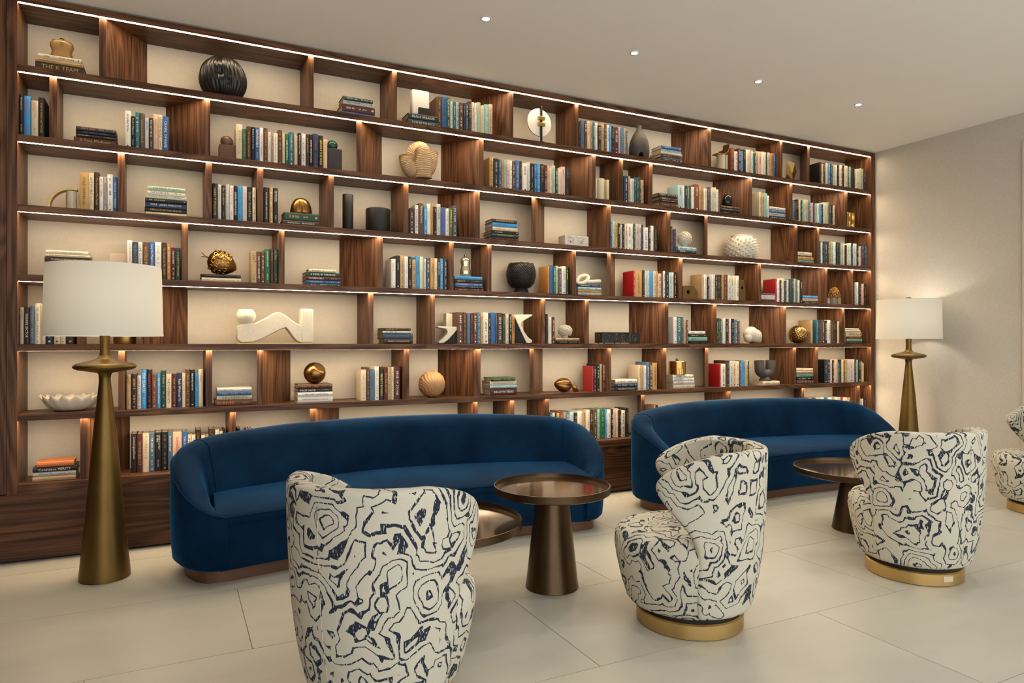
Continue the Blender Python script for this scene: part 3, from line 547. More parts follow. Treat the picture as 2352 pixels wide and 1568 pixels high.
upright('at the right end, bottom shelf',7,'L',[(1866,1880,1000,'cream'),(1880,1894,1002,'ivory'),(1895,1922,998,'black')],s=.06)

order=sorted(range(len(BOOKS)),key=lambda i:-BOOKS[i]['area'])
single=set(order[:300]); rest=MB(); restm=[]
def rest_mat(m):
    if m not in restm: restm.append(m)
    return restm.index(m)
for i,b in enumerate(BOOKS):
    cv=MB(); cover_shape(cv,b['w'],b['h'],b['d']); pg=MB(); pages_shape(pg,b['w'],b['h'],b['d']); lt=MB(); lettering(lt,b['w'],b['h'],b['title'])
    if i in single:
        o=cv.obj('book',book_mat(b['c']),None,b['loc'],rot=b['rot'])
        c,kind,where=b['label']
        if kind=='book': lab='%s book, %s'%(c,where)
        else: lab='%s book, %s %s'%(c,kind.replace(' book',''),where)
        tag(o,lab.replace('first from left','leftmost'),'book',b['group'])
        pg.obj('page_block',M_PAGES,o); 
        if lt.v: lt.obj('spine_lettering',ink(b['tc']),o)['kind']='stuff'
    else:
        Mx=Matrix.Translation(b['loc'])@Matrix.Rotation(b['rot'][1],4,'Y')
        for q,m in ((cv,book_mat(b['c'])),(pg,M_PAGES),(lt,ink(b['tc']))):
            rest.m=rest_mat(m); rest.add([tuple(Mx@Vector(p)) for p in q.v],q.f)
if rest.v:
    o=rest.obj('small_books',restm); tag(o,'remaining small and half-hidden books spread over the bookcase shelves','books',kind='stuff')
print('BOOKS',len(BOOKS))

# ------------------------------------------------------------------ furniture materials
def velvet():
    m=bpy.data.materials.new('blue_velvet'); MATS['velvet']=m
    nt,N,L,P=nodes_of(m)
    tc=N.new('ShaderNodeTexCoord'); n=N.new('ShaderNodeTexNoise'); n.inputs['Scale'].default_value=2.6; n.inputs['Detail'].default_value=5; n.inputs['Roughness'].default_value=.6
    L.new(tc.outputs['Object'],n.inputs['Vector'])
    cr=N.new('ShaderNodeValToRGB'); e=cr.color_ramp.elements
    e[0].position=.35; e[0].color=(.0012,.011,.032,1); e[1].position=.68; e[1].color=(.0032,.026,.068,1)
    L.new(n.outputs['Fac'],cr.inputs[0]); L.new(cr.outputs[0],P.inputs['Base Color'])
    P.inputs['Roughness'].default_value=.75; P.inputs['Specular IOR Level'].default_value=.05
    P.inputs['Sheen Weight'].default_value=.38; P.inputs['Sheen Roughness'].default_value=.32; P.inputs['Sheen Tint'].default_value=(.03,.30,.78,1)
    n2=N.new('ShaderNodeTexNoise'); n2.inputs['Scale'].default_value=420; L.new(tc.outputs['Object'],n2.inputs['Vector'])
    b=N.new('ShaderNodeBump'); b.inputs['Strength'].default_value=.10; b.inputs['Distance'].default_value=.002
    L.new(n2.outputs['Fac'],b.inputs['Height']); L.new(b.outputs['Normal'],P.inputs['Normal'])
    return m
M_VEL=velvet()
M_BRONZEBASE=mat('bronze_plinth',(.16,.085,.055),.45,metal=.6,var=.1,vscale=8)
def fabric():
    m=bpy.data.materials.new('abstract_print_fabric'); MATS['fabric']=m
    nt,N,L,P=nodes_of(m)
    def math_(op,a,b=None,c=None):
        q=N.new('ShaderNodeMath'); q.operation=op
        for i,x in enumerate((a,b,c)):
            if x is None: continue
            if isinstance(x,(int,float)): q.inputs[i].default_value=x
            else: L.new(x,q.inputs[i])
        return q.outputs[0]
    tc=N.new('ShaderNodeTexCoord'); oi=N.new('ShaderNodeObjectInfo')
    ofs=math_('MULTIPLY',oi.outputs['Random'],3.0)
    ad=N.new('ShaderNodeVectorMath'); ad.operation='ADD'; L.new(tc.outputs['Object'],ad.inputs[0]); L.new(ofs,ad.inputs[1])
    nz=N.new('ShaderNodeTexNoise'); nz.inputs['Scale'].default_value=24; nz.inputs['Detail'].default_value=1; L.new(ad.outputs[0],nz.inputs['Vector'])
    sc=N.new('ShaderNodeVectorMath'); sc.operation='MULTIPLY_ADD'; sc.inputs[1].default_value=(.014,.014,.014); L.new(nz.outputs['Color'],sc.inputs[0]); L.new(ad.outputs[0],sc.inputs[2])
    fld=None
    for rot,scale,wt in (((.55,.72,.31),5.2,1.0),((1.15,.28,.83),9.5,.62)):
        mp=N.new('ShaderNodeMapping'); mp.inputs['Rotation'].default_value=rot; mp.inputs['Scale'].default_value=(1.0,1.0,.85); L.new(sc.outputs[0],mp.inputs['Vector'])
        vo=N.new('ShaderNodeTexVoronoi'); vo.distance='MANHATTAN'; vo.feature='F1'; vo.inputs['Scale'].default_value=scale; L.new(mp.outputs[0],vo.inputs['Vector'])
        q=math_('MULTIPLY',vo.outputs['Distance'],wt)
        fld=q if fld is None else math_('ADD',fld,q)
    n2=N.new('ShaderNodeTexNoise'); n2.inputs['Scale'].default_value=10; n2.inputs['Detail'].default_value=1; L.new(ad.outputs[0],n2.inputs['Vector'])
    fr=math_('FRACT',math_('MULTIPLY',fld,3.5))
    tri=math_('ABSOLUTE',math_('SUBTRACT',fr,.5))
    mrr=N.new('ShaderNodeMapRange'); mrr.inputs[1].default_value=.47; mrr.inputs[2].default_value=.68; L.new(n2.outputs['Fac'],mrr.inputs[0])
    mask=math_('LESS_THAN',tri,math_('MULTIPLY_ADD',mrr.outputs[0],.15,.088))
    thm=N.new('ShaderNodeMapping'); thm.inputs['Scale'].default_value=(260,260,70); L.new(tc.outputs['Object'],thm.inputs['Vector']); th=N.new('ShaderNodeTexNoise'); th.inputs['Scale'].default_value=1; th.inputs['Detail'].default_value=1; L.new(thm.outputs[0],th.inputs['Vector'])
    br=math_('GREATER_THAN',th.outputs['Fac'],.36)
    mask=math_('MULTIPLY',mask,br)
    wv=N.new('ShaderNodeTexNoise'); wv.inputs['Scale'].default_value=320; L.new(tc.outputs['Object'],wv.inputs['Vector'])
    cm=N.new('ShaderNodeMix'); cm.data_type='RGBA'; cm.inputs[6].default_value=(.50,.47,.38,1); cm.inputs[7].default_value=(.62,.59,.49,1); L.new(wv.outputs['Fac'],cm.inputs[0])
    mx=N.new('ShaderNodeMix'); mx.data_type='RGBA'; mx.inputs[7].default_value=(.022,.030,.050,1); L.new(cm.outputs[2],mx.inputs[6]); L.new(mask,mx.inputs[0])
    L.new(mx.outputs[2],P.inputs['Base Color']); P.inputs['Roughness'].default_value=.92; P.inputs['Specular IOR Level'].default_value=.2
    b=N.new('ShaderNodeBump'); b.inputs['Strength'].default_value=.25; b.inputs['Distance'].default_value=.002; L.new(wv.outputs['Fac'],b.inputs['Height']); L.new(b.outputs['Normal'],P.inputs['Normal'])
    return m
M_FAB=fabric()
M_GOLDB=mat('brushed_gold',(.62,.42,.17),.34,metal=1,var=.05,vscale=12)
M_LAMPB=mat('aged_brass',(.170,.105,.030),.42,metal=.9,var=.28,vscale=7)
M_TABLE=mat('dark_bronze',(.100,.062,.033),.34,metal=.9,var=.2,vscale=9)
M_TRAY=mat('bronze_tray',(.200,.130,.075),.10,metal=.9,var=.15,vscale=6)
def shade_mat():
    m=bpy.data.materials.new('lampshade_linen'); MATS['shade']=m
    nt,N,L,P=nodes_of(m)
    P.inputs['Base Color'].default_value=(.82,.80,.73,1); P.inputs['Roughness'].default_value=.95
    tl=N.new('ShaderNodeBsdfTranslucent'); tl.inputs['Color'].default_value=(.85,.83,.76,1)
    tc=N.new('ShaderNodeTexCoord'); mp=N.new('ShaderNodeMapping'); mp.inputs['Scale'].default_value=(300,300,40); L.new(tc.outputs['Object'],mp.inputs['Vector'])
    n=N.new('ShaderNodeTexNoise'); n.inputs['Scale'].default_value=1; L.new(mp.outputs[0],n.inputs['Vector'])
    b=N.new('ShaderNodeBump'); b.inputs['Strength'].default_value=.12; b.inputs['Distance'].default_value=.001; L.new(n.outputs['Fac'],b.inputs['Height']); L.new(b.outputs['Normal'],P.inputs['Normal'])
    ms=N.new('ShaderNodeMixShader'); ms.inputs[0].default_value=.32
    L.new(P.outputs[0],ms.inputs[1]); L.new(tl.outputs[0],ms.inputs[2]); L.new(ms.outputs[0],N['Material Output'].inputs[0])
    return m
M_SHADE=shade_mat()
LAMP_POWER=3.2

# ------------------------------------------------------------------ floor lamps
def floor_lamp(x,y,label):
    e=empty('floor_lamp',(x,y,0)); tag(e,label,'floor lamp','brass floor lamps')
    MB().lathe([(.105,0),(.121,.001),(.121,.010),(.119,.04),(.104,.20),(.091,.32),(.074,.54),(.056,.76),(.043,.89),(.033,.99),(.027,1.055),(.030,1.080),(.040,1.092)],48).obj('base_column',M_LAMPB,e,smooth=40)
    MB().lathe([(.038,1.088),(.075,1.095),(.125,1.103),(.143,1.111),(.149,1.120),(.146,1.129),(.130,1.138),(.085,1.149),(.050,1.158),(.034,1.168),(.027,1.182)],56).obj('disc',M_LAMPB,e,smooth=60)
    MB().lathe([(.0265,1.178),(.0240,1.20),(.0235,1.24),(.0245,1.28),(.0235,1.40),(.010,1.41),(.008,1.655)],28).obj('neck',M_LAMPB,e,smooth=40)
    sh=MB(); n=72
    sh.lathe([(.279,1.283),(.2775,1.30),(.269,1.650),(.268,1.655),(.2665,1.653),(.2755,1.30),(.2765,1.283),(.279,1.283)],n)
    s=MB(); s.v=sh.v; s.f=[f for f in sh.f if len(f)==4]; s.mi=[0]*len(s.f)
    so=s.obj('lamp_shade',M_SHADE,e,smooth=40)
    MB().lathe([(.024,1.648),(.024,1.668),(.020,1.676),(.008,1.679)],20).obj('finial',M_LAMPB,so,smooth=40)
    sp=MB()
    for k in range(3):
        a=2*PI*k/3+.4; sp.tube([(0,0,1.645),(.135*math.cos(a),.135*math.sin(a),1.645),(.266*math.cos(a),.266*math.sin(a),1.645)],.0025,6)
    sp.obj('shade_spider',M_LAMPB,so)
    MB().ball((0,0,1.47),.032,16,10,sz=1.25).obj('bulb',mat('bulb_glass',(1,1,1),.4,emit=((1,.90,.75),6.0)),e,smooth=180)
    li=bpy.data.lights.new('bulb_light','POINT'); li.energy=LAMP_POWER; li.color=(1,.93,.82); li.shadow_soft_size=.05
    lo=bpy.data.objects.new('bulb_light',li); COL.objects.link(lo); lo.parent=e; lo.location=(0,0,1.53)
lx,ly=campt(241,3.636); floor_lamp(lx,ly,'tall brass floor lamp with white drum shade left of first sofa')
lx,ly=campt(2087,6.50); lx=min(lx,WALLX-.285); floor_lamp(lx,ly,'brass floor lamp with white drum shade against the beige right wall')

# ------------------------------------------------------------------ sofas
def catmull(pts,n=6):
    P=[Vector(p) for p in pts]; out=[]
    for i in range(len(P)-1):
        p0=P[max(i-1,0)]; p1=P[i]; p2=P[i+1]; p3=P[min(i+2,len(P)-1)]
        for k in range(n):
            t=k/n
            out.append(.5*((2*p1)+(-p0+p2)*t+(2*p0-5*p1+4*p2-p3)*t*t+(-p0+3*p1-3*p2+p3)*t**3))
    out.append(P[-1]); return out
def make_sofa():
    e=empty('curved_sofa',(0,0,0))
    # x, y, height, crest thickness ; inner foot offset kept in a second list
    half=[(-1.085,-.425,.365),(-1.185,-.410,.395),(-1.285,-.315,.475),(-1.345,-.13,.590),(-1.325,.03,.665),(-1.20,.155,.705),(-.95,.270,.725),(-.6,.385,.738),(0,.465,.742)]
    hx=[(.050,.065,0),(.085,.105,0),(.115,.150,0),(.135,.180,0),(.145,.20,0),(.145,.21,0),(.145,.22,0),(.145,.225,0),(.145,.225,0)]
    full=half+[(-x,y,h) for x,y,h in half[-2::-1]]; fh=hx+hx[-2::-1]
    C=catmull(full,7); T=catmull(fh,7)
    secs=[]; crest=[]; N=len(C)
    for i,c in enumerate(C):
        t=(C[min(i+1,N-1)]-C[max(i-1,0)]); t=Vector((t.x,t.y)).normalized(); nx,ny=t.y,-t.x
        h=c.z; Tk=T[i].x; B=T[i].y; k=min(1,max(.35,(h-.30)/.40))
        prof=[(.025,.075),(.006,.095),(0,.15),(-.006,.5*h),(-.004,h-.075*k),(.004,h-.035*k),(.020,h-.010*k),(Tk*.45,h),(Tk*.75,h-.006*k),(Tk,h-.030*k),(Tk+.012,h-.075*k),((Tk+B)*.52+.004,(h-.075*k+.38)*.5),(B,min(.38,h-.02)),(B,.10),(B-.02,.075)]
        secs.append([(c.x+nx*o,c.y+ny*o,z) for o,z in prof])
        crest.append((c.x+nx*(-.001),c.y+ny*(-.001),h-.045*k))
    bk=MB().loft(secs).obj('backrest',M_VEL,e,smooth=50)
    q=int(N*.33)
    for seg in (crest[:q],crest[-q:]): MB().tube(seg,.0045,8).obj('piping',M_VEL,bk,smooth=180)
    for idx in (int(N*.30),N-1-int(N*.30)):
        pts=secs[idx][5:13]; c=Vector((0,-.1,.6))
        MB().tube(catmull([tuple(Vector(p)+(c-Vector(p)).normalized()*.0008) for p in pts],3),.0028,6).obj('seam',M_VEL,bk,smooth=180)
    yf=lambda x:-.300-.120*(x/1.1)**2
    yb=lambda x:.36-.235*x*x
    ss=[];pp=[]
    for i in range(33):
        x=-1.135+2.27*i/32; f=yf(x); b=yb(x); m=(f+b)/2
        ss.append([(x,f+.012,.300),(x,f,.322),(x,f+.004,.346),(x,f+.026,.364),(x,f+.10,.384),(x,m,.404),(x,b-.08,.410),(x,b,.405),(x,b,.300)])
        pp.append((x,f+.002,.350))
    st_=MB().loft(ss).obj('seat',M_VEL,e,smooth=50)
    MB().tube(pp,.0045,8).obj('piping',M_VEL,st_,smooth=180)
    poly=[(-1.12+2.24*i/32, yf(-1.12+2.24*i/32)+.014) for i in range(33)]+[(1.12-2.24*i/16,yb(1.12-2.24*i/16)) for i in range(17)]
    MB().prism(poly,.075,.330).obj('front_panel',M_VEL,e,smooth=40)
    # recessed plinth follows the outline
    out=[]
    for i,c in enumerate(C):
        t=(C[min(i+1,N-1)]-C[max(i-1,0)]); t=Vector((t.x,t.y)).normalized(); out.append((c.x+t.y*.065,c.y-t.x*.065))
    out=[p for p in out if p[1]>-.345]
    fr=[(1.06-2.12*i/24, yf(1.06-2.12*i/24)+.065) for i in range(25)]
    MB().prism(out+fr,0,.078).obj('plinth',M_BRONZEBASE,e,smooth=40)
    return e
sofa=make_sofa(); sofa.location=(1.335,4.205,0)
tag(sofa,'curved blue velvet sofa nearer the camera, behind the two bronze tables','sofa','curved blue sofas')
s2=copy_tree(sofa); s2.location=(4.455,4.225,0)
tag(s2,'curved blue velvet sofa farther right, in front of the right lamp','sofa','curved blue sofas')

# ------------------------------------------------------------------ tables
def side_table(x,y,R,zt,rb_,rt_,label):
    e=empty('side_table',(x,y,0)); tag(e,label,'table','round bronze tray tables')
    MB().lathe([(rb_-.004,0),(rb_,.004),(rb_-.002,.012),(rt_,zt-.045),(rt_-.01,zt-.042)],48).obj('pedestal',M_TABLE,e,smooth=40)
    MB().lathe([(.001,zt-.042),(R-.02,zt-.042),(R-.006,zt-.038),(R,zt-.034),(R,zt),(R-.004,zt+.001),(R-.005,zt-.019),(R-.006,zt-.022)],72).obj('tray_rim',M_TABLE,e,smooth=40)
    MB().lathe([(R-.0055,zt-.0235),(R-.0055,zt-.0205)],72).obj('tray_top',M_TRAY,e)
tx,ty=campt(1268,3.50); side_table(tx,ty,.297,.522,.136,.083,'taller round bronze side table in front of the first sofa')
tx,ty=campt(1006,3.27); side_table(tx,ty,.405,.405,.165,.10,'lower wide bronze table half hidden behind the nearest armchair')
tx,ty=campt(1972,4.57); side_table(tx,ty,.405,.412,.165,.10,'wide bronze table in front of the second sofa')

# ------------------------------------------------------------------ swivel armchairs
def make_chair():
    e=empty('swivel_armchair',(0,0,0))
    MB().lathe([(.225,0),(.234,.004),(.235,.062),(.228,.068),(.15,.068)],56).obj('base',M_GOLDB,e,smooth=40)
    MB().lathe([(.20,.066),(.215,.067),(.215,.088),(.20,.089)],40).obj('swivel_gap_shade',M_GAP_SHADE,e,smooth=40)
    def md(a,z): return 1+.09*max(0,math.cos(a))**2
    prof=[(.10,.086),(.22,.086),(.242,.092),(.258,.112),(.280,.19),(.298,.28),(.308,.345),(.304,.390),(.285,.418),(.25,.430),(.18,.437),(.08,.440),(.001,.440)]
    MB().lathe(prof,64,mod=md).obj('seat',M_FAB,e,smooth=60)
    zs=[.088,.12,.20,.30,.40,.47,.54,.60,.65,.70,.745,.775,.800]
    ph=[ 86,  87, 88, 88, 87, 94,106,116,121,114, 99, 84, 66]
    rr=[.262,.272,.292,.308,.319,.324,.328,.331,.333,.334,.335,.335,.334]
    U=26; T=.075
    bm=MB(); vs=[];fs=[]
    for z,p,r in zip(zs,ph,rr):
        for i in range(U+1):
            s=-1+2*i/U; a=PI+math.radians(p)*s
            rise=0
            vs.append((r*math.cos(a),r*math.sin(a),z+rise))
    n=U+1
    for j in range(len(zs)-1):
        for i in range(U): fs.append((j*n+i,j*n+i+1,(j+1)*n+i+1,(j+1)*n+i))
    me=bpy.data.meshes.new('backrest'); me.from_pydata(vs,[],fs); me.materials.append(M_FAB)
    me.polygons.foreach_set('use_smooth',[True]*len(me.polygons))
    # make sure normals look outward, then thicken inward
    bmm=bmesh.new(); bmm.from_mesh(me)
    for f in bmm.faces:
        c=f.calc_center_median(); 
        if f.normal.x*c.x+f.normal.y*c.y<0: f.normal_flip()
    bmm.to_mesh(me); bmm.free()
    o=bpy.data.objects.new('backrest',me); COL.objects.link(o); o.parent=e
    so=o.modifiers.new('thick','SOLIDIFY'); so.thickness=T; so.offset=-1; so.use_even_offset=False
    sb=o.modifiers.new('soft','SUBSURF'); sb.levels=1; sb.render_levels=2
    # piping along the top outer edge and centre-back seam
    tp=[(.347*math.cos(PI+math.radians(72)*s),.347*math.sin(PI+math.radians(72)*s),.797) for s in [-1+2*i/30 for i in range(31)]]
    MB().tube([(-r+.0006,0,z) for z,r in zip(zs[1:-2],rr[1:])],.0012,6).obj('seam',M_FAB,o,smooth=180)
    return e
def cam_dir(cx,cz):
    return math.atan2(-SA*cx+CA*cz, CA*cx+SA*cz)
ch=make_chair()
def put(o,px,zc,cx,cz,label):
    x,y=campt(px,zc); o.location=(x,y,0); o.rotation_euler=(0,0,cam_dir(cx,cz)); tag(o,label,'armchair','printed swivel armchairs')
put(ch,886,2.40,.47,.88,'printed swivel armchair nearest the camera, cut off by the bottom edge')
c2=copy_tree(ch); put(c2,1583,3.085,-.97,.20,'printed swivel armchair turned left, right of the taller bronze table')
c3=copy_tree(ch); put(c3,2098,3.72,-.30,.95,'printed swivel armchair seen from behind in front of second sofa')
c4=copy_tree(ch); put(c4,2402,5.05,-.95,.25,'printed swivel armchair cut off by the right edge')
st=MB().prism([(-.03,-.011),(.03,-.011),(.03,.011),(-.03,.011)],0,.0012,'y')
bx=[c for c in c3.children if c.name.startswith('base')][0]
so_=MB()
for i in range(7):
    a0=PI+math.radians(-14+i*2)*1; a1=PI+math.radians(-14+(i+1)*2)
    R_=.2358
    so_.add([(R_*math.cos(a0),R_*math.sin(a0),.026),(R_*math.cos(a1),R_*math.sin(a1),.026),(R_*math.cos(a1),R_*math.sin(a1),.054),(R_*math.cos(a0),R_*math.sin(a0),.054)],[(0,1,2,3)])
stk=so_.obj('sticker',mat('paper_sticker',(.60,.52,.36),.7),bx)
tag(stk,'small pale paper sticker')

# ------------------------------------------------------------------ ornaments on the shelves
G_GOLD=mat('polished_gold',(.55,.33,.10),.22,metal=1,var=.12,vscale=20)
G_BRASS=mat('satin_brass',(.50,.34,.12),.32,metal=1,var=.08,vscale=20)
G_BRONZE=mat('bronze',(.32,.16,.05),.30,metal=1,var=.15,vscale=14)
G_OLDBRASS=mat('old_brass',(.22,.14,.05),.38,metal=.9,var=.2,vscale=18)
G_BLACK=mat('black_ceramic',(.012,.011,.010),.55,var=.2,vscale=50,bump=.2)
G_GLOSSB=mat('gloss_black',(.008,.008,.008),.12,var=0)
G_CHAR=mat('charred_wood',(.010,.009,.008),.36,var=.4,vscale=25,bump=.35)
G_GREY=mat('grey_stoneware',(.055,.050,.045),.62,var=.25,vscale=30,bump=.2)
G_WHITE=mat('white_ceramic',(.62,.57,.48),.38,var=.04)
G_PLASTER=mat('ivory_stone',(.74,.67,.52),.8,var=.10,vscale=60,bump=.3)
G_CREAM=mat('cream_ceramic',(.66,.58,.40),.45,var=.06)
G_ALAB=mat('alabaster',(.80,.76,.68),.30,var=.10,vscale=9)
G_SAND=mat('carved_tan_stone',(.52,.38,.22),.8,var=.18,vscale=70,bump=.3)
G_WOODB=mat('brown_wood_block',(.13,.065,.032),.6,var=.35,vscale=40,bump=.5)
G_DARKBL=mat('hammered_dark_block',(.030,.028,.026),.55,var=.3,vscale=60,bump=.6)
G_GREENB=mat('green_marble',(.016,.060,.035),.15,var=.5,vscale=25)
G_OAK=mat('carved_oak',(.48,.27,.11),.5,var=.25,vscale=30,bump=.2)
G_SMOKE=mat('amber_glass',(.62,.42,.18),.06,var=.05,trans=.75,ior=1.45)
G_MERC=mat('mercury_glass',(.55,.47,.34),.16,metal=.85,var=.35,vscale=40)
G_ACRYL=mat('clear_acrylic',(.85,.83,.78),.04,trans=.9,ior=1.45,var=0)
G_BOXP=mat('pale_pink_board',(.52,.42,.34),.7,var=.05)
G_FLUTE=mat('fluted_cream_glass',(.50,.46,.34),.3,var=.2,vscale=30)
def marble(name,base,vein,scale,thr):
    m=bpy.data.materials.new(name); MATS[name]=m; nt,N,L,P=nodes_of(m)
    tc=N.new('ShaderNodeTexCoord'); n=N.new('ShaderNodeTexNoise'); n.inputs['Scale'].default_value=scale; n.inputs['Detail'].default_value=6; n.inputs['Distortion'].default_value=1.6
    L.new(tc.outputs['Object'],n.inputs['Vector'])
    a=N.new('ShaderNodeMath'); a.operation='SUBTRACT'; a.inputs[1].default_value=.5; L.new(n.outputs['Fac'],a.inputs[0])
    b=N.new('ShaderNodeMath'); b.operation='ABSOLUTE'; L.new(a.outputs[0],b.inputs[0])
    cr=N.new('ShaderNodeValToRGB'); e=cr.color_ramp.elements; e[0].position=0; e[0].color=(*vein,1); e[1].position=thr; e[1].color=(*base,1)
    L.new(b.outputs[0],cr.inputs[0]); L.new(cr.outputs[0],P.inputs['Base Color']); P.inputs['Roughness'].default_value=.22
    return m
G_MARW=marble('white_marble',(.66,.62,.54),(.35,.31,.26),14,.02)
G_MARB=marble('black_marble',(.012,.012,.012),(.16,.13,.10),9,.012)

def flat(mb):
    mb.v=[(a,b,max(0.0,c)) for a,b,c in mb.v]; return mb
def spot(zk,u0,u1,r,s=.13):
    Y=D+s; a=math.atan((zx(zk,u0)-CX)/FPX); b=math.atan((zx(zk,u1)-CX)/FPX); m=(a+b)/2
    px=CX+FPX*math.tan(m); x=fx(px,Y); d=fzc(px,Y)/math.cos(m)
    return x,Y,d*math.sin((b-a)/2),px
def hz(zk,px,v,Y): return fz(px,zy(zk,v),Y)
def thing(name,label,cat,loc,group=None,rz=0):
    e=empty(name,loc,rz); tag(e,label,cat,group); return e
def single_thing(mb,name,label,cat,mt,loc,smooth=60,group=None,rz=0,bevel=0):
    o=mb.obj(name,mt,None,loc,smooth=smooth,rot=(0,0,rz),bevel=bevel); tag(o,label,cat,group); return o
EPS=.0006
ro=random.Random(5)

# -- top shelf
z0=SURF['amber'][0]; x,Y,r,px=spot('A',442,672,1,.115); h=hz('A',px,352,Y)-z0
t=thing('glass_vase','amber glass vase with rounded shoulders on three stacked books','vase',(x,Y,z0+EPS))
r=r*.97
MB().lathe([(.55*r,0),(.92*r,.005),(.96*r,.12*h),(.84*r,.30*h),(.86*r,.42*h),(1.0*r,.60*h),(.97*r,.74*h),(.80*r,.88*h),(.30*r,.95*h),(.20*r,.955*h),(.20*r,h)],40,sy=.62).obj('body',G_SMOKE,t,smooth=60)
MB().lathe([(.19*r,.97*h),(.21*r,.985*h),(.21*r,1.01*h),(.12*r,1.015*h)],20).obj('collar',G_OLDBRASS,t,smooth=40)
MB().box(-.12*r,.12*r,-.02*r,.02*r,.62*h,.96*h).obj('inner_tag',G_OLDBRASS,t)
z0=TOP[1]; x,Y,r,px=spot('A',1792,2222,1,.155); h=hz('A',px,520,Y)-z0
def char(d):
    a=math.atan2(d.y,d.x); k=1+.020*math.sin(a*34+2*math.sin(d.z*3))*math.sqrt(max(0,1-d.z*d.z))+.012*math.sin(a*13+d.z*4)
    for (ax,zz,w,dep) in ((-1.75,.05,.22,.16),(-1.35,-.28,.16,.10),(-1.9,.78,.20,.12)):
        q=((a-ax)**2+(d.z-zz)**2*1.3)/(w*w); k-=dep*math.exp(-q)
    return k
hr=h/1.9
single_thing(flat(MB().ball((0,0,hr*.92),1,260,60,sz=hr,sx=r,sy=min(r,.135),fn=char)),'charred_orb','black charred wooden orb with vertical grooves and holes','ornament',G_CHAR,(x,Y,z0+EPS),180)
z0=SURF['alab'][0]; x,Y,r,px=spot('B',1738,1897,1,.10); h=hz('B',px,508,Y)-z0
t=thing('alabaster_block','rounded white alabaster block on two flat books','ornament',(x,Y,z0+EPS))
xw=fx(zx('B',1897),Y)-fx(zx('B',1742),Y)
MB().box(-xw*.5,xw*.5,-.03,.035,.0,h).obj('body',G_ALAB,t,bevel=.012,smooth=40)
MB().box(-xw*.16,xw*.5-.002,-.045,-.031,.0,h*.28).obj('foot',G_BLACK,t,bevel=.002)
z0=TOP[1]; x,Y,r,px=spot('C',818,1050,1,.10); zc_=hz('C',px,400,Y)
t=thing('disc_sculpture','alabaster disc sculpture held by a dark rod and brass clips','sculpture',(x,Y,z0+EPS))
R=r*1.08; cz=zc_-z0
for s,yo in ((-1,-.006),(1,.006)):
    pts=[(R*s*math.sin(PI*i/20),cz+R*math.cos(PI*i/20)) for i in range(21)]
    MB().prism(pts,yo-.006,yo+.006,'y').obj('half_disc',G_ALAB,t,bevel=.002,smooth=30)
rx=fx(zx('C',943),Y)-x
MB().box(rx-.007,rx+.007,-.026,-.013,.02,hz('C',px,255,Y)-z0).obj('rod',mat('dark_rod',(.05,.04,.03),.35,metal=.8),t)
for v in (366,421):
    q=hz('C',px,v,Y)-z0; MB().box(rx-.030,rx+.030,-.034,-.010,q-.014,q+.014).obj('clip',G_BRASS,t,bevel=.002)
MB().box(rx-.014,rx+.014,-.045,.05,0,.022).obj('foot',G_BLACK,t,bevel=.002)
x,Y,r,px=spot('C',1740,1928,1,.13); h=hz('C',px,427,Y)-z0
bm=MB(); bm.lathe([(.55*r,0),(.80*r,.002*h),(.93*r,.06*h),(1.0*r,.22*h),(.99*r,.38*h),(.88*r,.55*h),(.62*r,.72*h),(.38*r,.83*h),(.26*r,.90*h),(.235*r,.95*h),(.26*r,.99*h),(.23*r,1.0*h),(.15*r,.985*h)],48)
o=single_thing(bm,'bottle_vase','dark grey bottle vase with an arched notch at its foot','vase',G_GREY,(x,Y,z0+EPS),60)
cut=MB(); cut.prism([(-.22*r,-.02),(.22*r,-.02),(.22*r,.10*h)]+[(.22*r*math.cos(PI*i/8),.10*h+.30*r*math.sin(PI*i/8)) for i in range(1,8)]+[(-.22*r,.10*h)],-.3,.3,'y')
co=cut.obj('cutter',G_GREY,None,(x,Y,z0+EPS),rot=(0,0,-.42))
bo=o.modifiers.new('notch','BOOLEAN'); bo.object=co; bo.operation='DIFFERENCE'; bo.solver='EXACT'
bpy.context.view_layer.update(); dg=bpy.context.evaluated_depsgraph_get()
me=bpy.data.meshes.new_from_object(o.evaluated_get(dg)); o.modifiers.clear(); o.data=me; bpy.data.objects.remove(co,do_unlink=True)
# column bookend with brass wing
Y=D+.09; P=lambda u,v,zk='D':(fx(zx(zk,u),Y),hz(zk,zx(zk,u),v,Y)-TOP[1])
x,_,r,px=spot('D',572,652,1,.09)
t=thing('column_bookend','fluted cream column bookend with a curling brass wing','bookend',(x,Y,z0+EPS))
hc=hz('D',px,452,Y)-z0
MB().lathe([(r*.97,0),(r*.97,hc)],60,mod=lambda a,z:1-.07*abs(math.sin(a*9))).obj('column',G_CREAM,t,smooth=30)
top=[(-.075,hc),(-.01,hc),(.02,hc+.008),(.045,hc+.03),(.058,hc+.065),(.062,hc+.10)]
band=[(a,b) for a,b in top]+[(a+.008,b-.004) if i>2 else (a,b-.009) for i,(a,b) in list(enumerate(top))[::-1]]
MB().prism(band,-.04,.04,'y').obj('brass_wing',G_BRASS,t,smooth=40)
MB().box(.034,.046,-.035,.035,0,hc-.004).obj('back_plate',G_CREAM,t)
x,Y,r,px=spot('D',1168,1306,1,.11); h=hz('D',px,507,Y)-z0
g=[(-.95,-.25,.35),(-.55,.1,1.0),(.25,-.55,.86),(1.0,-.2,.52),(.72,.25,.0),(-.25,-.62,.04),(-.75,.35,.0),(.35,.6,.62),(.0,-.30,.40)]
g=[(a*r,b*r*1.0,c*h) for a,b,c in g]
